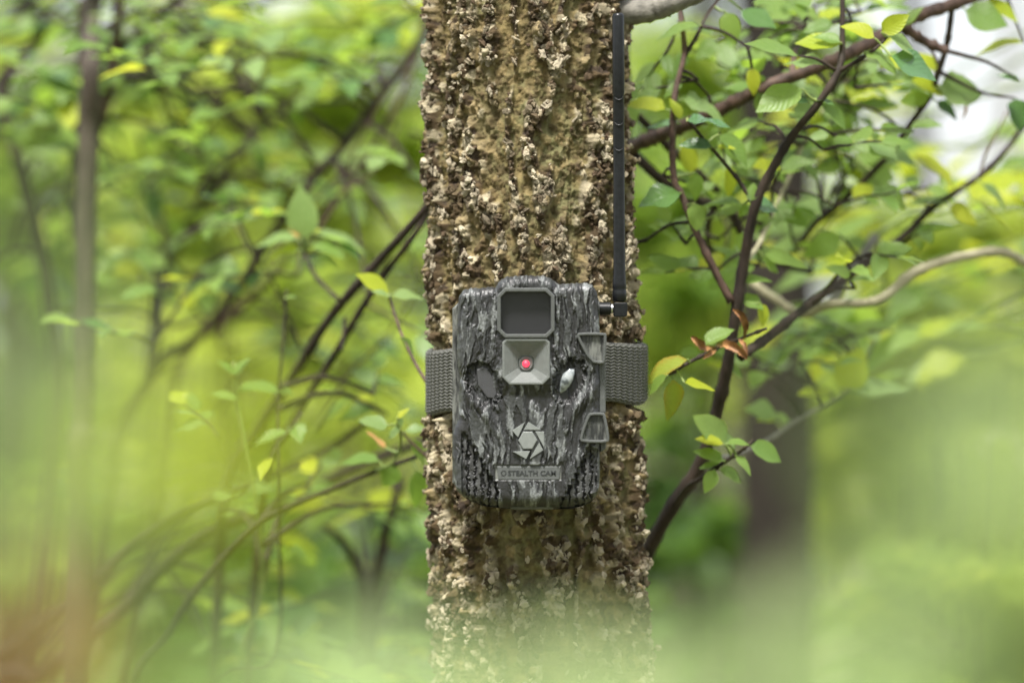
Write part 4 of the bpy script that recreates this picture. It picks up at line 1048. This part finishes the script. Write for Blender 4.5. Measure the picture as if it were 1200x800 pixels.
def bush(name, label, px, py, D, rpx, rpz, n, leaf_l, mat, group=None, clumps=18, cat='bush', bias=0.0):
    y = D + CAMY; c = P(px, py, y); k = KPX * D
    rx, rz = rpx * k, rpz * k
    th = thing(name, label, cat, (c.x, y, gz(c.x, y) - 0.02), group)
    for i in range(4):
        a = rnd.uniform(0, 6.28); e_ = Vector((c.x + math.cos(a) * rx * 0.6, y + math.sin(a) * rx * 0.5, c.z + rz * rnd.uniform(-0.2, 0.7)))
        b0_ = Vector((c.x + math.cos(a) * 0.06, y + math.sin(a) * 0.06, gz(c.x, y) - 0.02))
        V, F, cc = tube([b0_, b0_.lerp(e_, 0.5) + Vector((rnd.uniform(-.1, .1) * rx, 0, 0.1)), e_], 0.003 + 0.0007 * D, 0.002, 7, 5, 0.1, 0.1, i)
        part('stem', mesh_from('stem', V, F), M['twig'], th)
    bs = BatchSink(); scatter_leaves(bs, (c.x, y, c.z), (rx, min(rx, 1.2), rz), n, leaf_l, clumps, bias)
    part('foliage', bs.mesh('foliage'), M[mat], th, kind='stuff')
    return th

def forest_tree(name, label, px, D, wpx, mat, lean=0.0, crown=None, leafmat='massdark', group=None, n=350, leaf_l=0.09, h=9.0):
    y = D + CAMY; c = P(px, 400, y); r = wpx * 0.5 * KPX * D
    th = thing(name, label, 'tree', (c.x - lean * c.z, y, gz(c.x, y) - 0.03), group)
    pts = [Vector((c.x + lean * (z - c.z) + rnd.uniform(-.2, .2) * r, y + rnd.uniform(-.2, .2) * r, z)) for z in (-0.05, 0.15, 0.6, 1.2, 1.8, 2.6, 4, 6, h)]
    me, cc = rough_trunk(pts, r * 1.12, r * 0.5, seed=int(px))
    part('trunk', me, M[mat], th)
    bs = BatchSink()
    for (cx_, cz_, rx, rz, share) in (crown or [(0, h - 2, 2.0, 2.2, 1)]):
        scatter_leaves(bs, (c.x + cx_, y, cz_), (rx, min(rx, 1.5), rz), int(n * share), leaf_l, 22)
        tgt = Vector((c.x + cx_, y, cz_)); o = Vector((c.x + lean * (cz_ - 0.5 - c.z), y, cz_ - 0.5))
        V, F, q_ = tube([o, o.lerp(tgt, 0.5), tgt], r * 0.3, 0.01, 7, 4, 0.1, 0, 3)
        part('limb', mesh_from('limb', V, F), M[mat], th)
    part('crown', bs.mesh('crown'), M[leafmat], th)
    return th

forest_tree('shadowy_tree', 'broad dark shadowy tree trunk behind the leaning sapling', 908, 4.2, 98, 'browntrunk', 0.01)
forest_tree('pale_leaning_tree', 'pale grey leaning dead trunk crossing behind the forked young tree', -660, 4.6, 15, 'greytrunk', 2.2, [(3.6, 3.0, .6, .4, 1)], h=3.2, n=120)
forest_tree('thin_forest_tree', 'thin grey-brown trunk among bushes on the bright side of the wood', 1088, 6.5, 30, 'browntrunk', -0.06)
forest_tree('slim_pale_tree', 'slim pale trunk standing among sunlight-tinted bushes', 1178, 7.5, 22, 'greytrunk', 0.02)
forest_tree('hidden_brown_tree', 'brown trunk glimpsed behind the dark bent sapling', 22, 5.5, 60, 'browntrunk', 0.03)
forest_tree('distant_dark_tree', 'distant dark trunk rising behind the top limb', 822, 9, 45, 'browntrunk', 0.01)
forest_tree('mossy_far_tree', 'far mossy trunk beyond the spreading shrub', 300, 11, 50, 'browntrunk', -0.02)

# undergrowth layers, front to back
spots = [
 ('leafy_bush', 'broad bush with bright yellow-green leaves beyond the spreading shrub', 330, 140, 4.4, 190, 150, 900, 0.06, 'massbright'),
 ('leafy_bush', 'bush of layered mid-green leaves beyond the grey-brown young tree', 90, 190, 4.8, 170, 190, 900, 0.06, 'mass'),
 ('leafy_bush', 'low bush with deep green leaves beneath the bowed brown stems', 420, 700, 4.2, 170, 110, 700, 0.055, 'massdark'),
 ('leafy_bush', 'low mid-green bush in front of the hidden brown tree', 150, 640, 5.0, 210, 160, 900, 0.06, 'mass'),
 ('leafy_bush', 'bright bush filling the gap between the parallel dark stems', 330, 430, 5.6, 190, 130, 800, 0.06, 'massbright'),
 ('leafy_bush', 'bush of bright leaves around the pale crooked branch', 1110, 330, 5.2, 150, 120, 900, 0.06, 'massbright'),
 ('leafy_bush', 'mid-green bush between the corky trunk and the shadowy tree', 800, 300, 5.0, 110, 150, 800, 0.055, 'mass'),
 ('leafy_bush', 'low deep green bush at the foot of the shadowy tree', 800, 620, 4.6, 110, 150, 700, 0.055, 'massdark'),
 ('leafy_bush', 'sunlight-tinted low bush beside the thin grey-brown trunk', 1080, 560, 5.4, 190, 150, 1000, 0.06, 'massbright'),
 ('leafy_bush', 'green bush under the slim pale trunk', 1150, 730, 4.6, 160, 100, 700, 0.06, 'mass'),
 ('leafy_bush', 'pale sunlight-tinted bush behind the long thin stems of the spreading shrub', 250, 310, 6.4, 170, 110, 900, 0.055, 'massbright'),
 ('leafy_bush', 'sunlight-tinted bush close beside the trunk behind the two dark parallel stems', 430, 250, 6.0, 120, 140, 800, 0.055, 'massbright'),
 ('leafy_bush', 'sunlight-tinted bush behind the thick red-brown branches', 790, 330, 6.6, 110, 130, 800, 0.055, 'massbright'),
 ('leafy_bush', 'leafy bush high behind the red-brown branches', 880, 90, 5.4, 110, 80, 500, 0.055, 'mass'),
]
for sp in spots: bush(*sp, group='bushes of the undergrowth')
# far wall of woodland
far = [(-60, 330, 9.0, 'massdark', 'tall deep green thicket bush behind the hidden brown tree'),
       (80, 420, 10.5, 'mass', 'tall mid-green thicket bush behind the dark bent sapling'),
       (210, 250, 9.4, 'massbright', 'tall sunlight-tinted thicket bush in the gap below the pale leaning dead trunk'),
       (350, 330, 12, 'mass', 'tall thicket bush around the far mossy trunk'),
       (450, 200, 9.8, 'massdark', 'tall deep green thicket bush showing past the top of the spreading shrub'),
       (480, 480, 11, 'massbright', 'sunlight-tinted thicket bush behind the young shoots'),
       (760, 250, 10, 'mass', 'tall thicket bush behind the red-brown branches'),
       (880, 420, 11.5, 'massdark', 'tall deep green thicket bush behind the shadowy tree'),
       (1010, 420, 9.6, 'massbright', 'sunlight-tinted thicket bush behind the pale crooked branch'),
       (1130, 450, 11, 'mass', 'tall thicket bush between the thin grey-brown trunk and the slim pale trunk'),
       (1260, 400, 9.2, 'massbright', 'sunlight-tinted thicket bush beyond the slim pale trunk')]
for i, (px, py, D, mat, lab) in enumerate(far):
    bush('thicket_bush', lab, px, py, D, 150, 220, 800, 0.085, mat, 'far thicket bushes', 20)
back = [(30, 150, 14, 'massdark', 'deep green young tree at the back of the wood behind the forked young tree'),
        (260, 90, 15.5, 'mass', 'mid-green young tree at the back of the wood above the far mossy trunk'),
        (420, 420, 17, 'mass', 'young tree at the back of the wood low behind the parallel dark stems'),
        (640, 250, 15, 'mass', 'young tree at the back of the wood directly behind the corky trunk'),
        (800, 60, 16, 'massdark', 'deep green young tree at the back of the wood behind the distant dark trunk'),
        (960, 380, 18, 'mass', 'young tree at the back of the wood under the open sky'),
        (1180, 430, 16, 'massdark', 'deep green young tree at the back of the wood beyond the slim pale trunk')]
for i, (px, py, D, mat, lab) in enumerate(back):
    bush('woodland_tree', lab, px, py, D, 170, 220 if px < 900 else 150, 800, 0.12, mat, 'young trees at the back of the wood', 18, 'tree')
# ground cover
bs = BatchSink()
n = 14000
gxs = rng.uniform(-6, 6, n); gys = rng.uniform(-1.0, 26, n); gzs = ground_z(gxs, gys)
T = np.stack([rng.normal(0, 1, n), rng.normal(0, 1, n), rng.uniform(-0.1, 0.8, n)], -1)
bs.add(np.stack([gxs, gys, gzs + rng.uniform(0.0, 0.25, n)], -1), T, np.array([0, 0, 1.0]) + rng.normal(0, 0.35, (n, 3)), rng.uniform(0.05, 0.12, n), rng.random(n))
obj('ground_cover', bs.mesh('ground_cover'), M['cover'], kind='stuff', label='low green herbs covering the forest floor', category='ground cover')

# ------------------------------------------------------------------ leafy shoots close to the lens
def near_shoot(name, label, base, D, leaves, mat_stem='greentwig'):
    """leaves: (base px, tip px, face, material) at distance D from the camera"""
    y = D + CAMY
    th = thing(name, label, 'shoot', (base[0], base[1], gz(*base) - 0.01), 'leafy shoots close to the lens')
    s = ObjSink(th)
    lowest = max(leaves, key=lambda q: q[1])
    top = P(leaves[0][0], leaves[0][1], y)
    b0_ = Vector((base[0], base[1], gz(*base) - 0.01))
    mid1 = Vector((base[0], base[1], 0.6)); low = P(lowest[0], max(lowest[1], 840), y) - Vector((0, 0, 0.12))
    V, F, c = tube([b0_, mid1, low, P(lowest[0], lowest[1] + 30, y), top], 0.0016, 0.0006, 8, 8, 0.05, 0.05, 4)
    part('stem', mesh_from('stem', V, F), M[mat_stem], th)
    for (bx, by, tx_, ty_, f, mat) in leaves: px_leaf(s, (bx, by), (tx_, ty_), f, mat, y, [c], width=1.3)
    return th
near_shoot('near_shoot', 'blurred pale green shoot hanging low in front of the trunk foot', (-0.01, -1.75), 0.60,
           [(560, 855, 400, 805, .6, 'fresh'), (560, 855, 720, 800, .6, 'fresh'), (600, 880, 800, 830, .6, 'fresh'), (560, 880, 340, 820, .6, 'fresh')])
near_shoot('near_shoot', 'blurred pale mint shoot below the shadowy tree', (0.05, -1.75), 0.54,
           [(945, 805, 1045, 695, .6, 'fresh'), (945, 815, 815, 780, .6, 'fresh'), (965, 845, 1105, 755, .6, 'fresh'), (945, 855, 795, 815, .6, 'fresh'), (945, 885, 995, 765, .6, 'fresh'), (985, 905, 1145, 825, .6, 'fresh'), (955, 845, 915, 745, .6, 'fresh')])
near_shoot('near_shoot', 'blurred tall light green shoot in front of the sunlight-tinted low bush', (0.09, -1.75), 0.46,
           [(1135, 570, 1215, 410, .6, 'fresh'), (1125, 590, 1035, 470, .6, 'fresh'), (1145, 670, 1295, 560, .6, 'yellow'), (1135, 650, 1065, 540, .6, 'fresh'), (1125, 630, 1155, 480, .6, 'fresh'), (1145, 730, 1075, 620, .6, 'fresh'), (1135, 710, 1245, 600, .6, 'fresh'), (1135, 610, 1255, 510, .6, 'fresh'), (1125, 670, 1175, 550, .6, 'fresh')])
near_shoot('near_shoot', 'blurred bright yellow-green shoot glowing in front of the young shoots', (-0.06, -1.72), 0.62,
           [(200, 545, 300, 490, .6, 'yellow'), (200, 545, 100, 485, .6, 'yellow'), (200, 575, 330, 520, .6, 'yellow'), (200, 575, 80, 520, .6, 'yellow'), (205, 560, 230, 470, .6, 'yellow'), (195, 600, 90, 560, .6, 'yellow'), (200, 610, 310, 560, .6, 'yellow'), (200, 590, 180, 490, .6, 'yellow'),
            (200, 560, 260, 470, .6, 'yellow'), (195, 560, 140, 470, .6, 'yellow'), (200, 600, 270, 530, .6, 'yellow'), (195, 600, 130, 520, .6, 'yellow'), (205, 580, 280, 510, .6, 'yellow'), (200, 620, 210, 530, .6, 'yellow')])
near_shoot('near_shoot', 'blurred whitish green shoot beside the brown stalk', (-0.09, -1.78), 0.44,
           [(20, 600, 50, 430, .6, 'fresh'), (10, 620, 130, 530, .6, 'fresh'), (0, 400, 30, 250, .6, 'fresh'), (10, 620, -60, 500, .6, 'fresh'), (10, 650, 90, 560, .6, 'fresh'), (20, 640, 120, 590, .6, 'fresh'), (20, 600, 110, 500, .6, 'fresh'), (10, 560, 80, 450, .6, 'fresh'), (20, 680, 130, 640, .6, 'fresh')])
near_shoot('near_shoot', 'blurred reddish brown shoot rising under the whitish green one', (-0.085, -1.70), 0.58,
           [(20, 790, 30, 660, .6, 'rust'), (10, 810, 70, 720, .6, 'rust'), (10, 830, 80, 770, .7, 'rust')], 'redtwig')
near_shoot('near_shoot', 'blurred mid-green shoot low beside the bowed brown stems', (-0.04, -1.70), 0.62,
           [(300, 830, 230, 740, .6, 'fresh'), (300, 840, 420, 780, .6, 'fresh'), (290, 870, 130, 800, .6, 'leaf'), (300, 860, 320, 750, .6, 'leaf')])

# ------------------------------------------------------------------ unseen trees behind the camera, added to block low sky light
around = [(-7.5, -4.5, 'tall broad unseen tree added to block low sky light, opposite the grey-brown young tree'), (-4.2, -8.0, 'bushy unseen tree added to block low sky light, with branches down to the herbs'),
          (0.2, -9.0, 'wide unseen tree added to block low sky light, facing the trail camera'), (4.4, -8.2, 'round-crowned unseen tree added to block low sky light, opposite the pale crooked branch'), (7.6, -4.6, 'tall unseen tree added to block low sky light, opposite the slim pale trunk')]
for i, (x, y, lab) in enumerate(around):
    th = thing('sky_blocking_tree', lab, 'tree', (x, y, gz(x, y) - 0.03), 'unseen trees added to block low sky light')
    me, cc = rough_trunk([Vector((x, y, -0.05)), Vector((x + .1, y, 2)), Vector((x, y + .1, 5)), Vector((x + .1, y, 8))], 0.2, 0.05, seed=i)
    part('trunk', me, M['browntrunk'], th)
    bs = BatchSink(); scatter_leaves(bs, (x, y, 4.0), (2.6, 1.8, 3.6), 1600, 0.26, 40)
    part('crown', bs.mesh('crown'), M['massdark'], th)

# the wood goes on to both sides of the view
k = 0
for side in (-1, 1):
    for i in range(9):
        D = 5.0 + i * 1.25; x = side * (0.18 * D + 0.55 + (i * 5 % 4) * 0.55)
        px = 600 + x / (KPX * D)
        bush('thicket_bush', ('mid-green', 'deep green', 'sunlight-tinted yellow-green')[k % 3] + (' bush in the wood beyond the dark bent sapling, off the clearing', ' bush in the wood past the slim pale trunk, off the clearing')[side > 0],
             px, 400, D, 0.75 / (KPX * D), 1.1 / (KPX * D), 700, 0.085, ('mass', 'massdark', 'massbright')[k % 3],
             ('mid-green', 'deep green', 'sunlight-tinted')[k % 3] + (' bushes beyond the dark bent sapling', ' bushes past the slim pale trunk')[side > 0], 20); k += 1
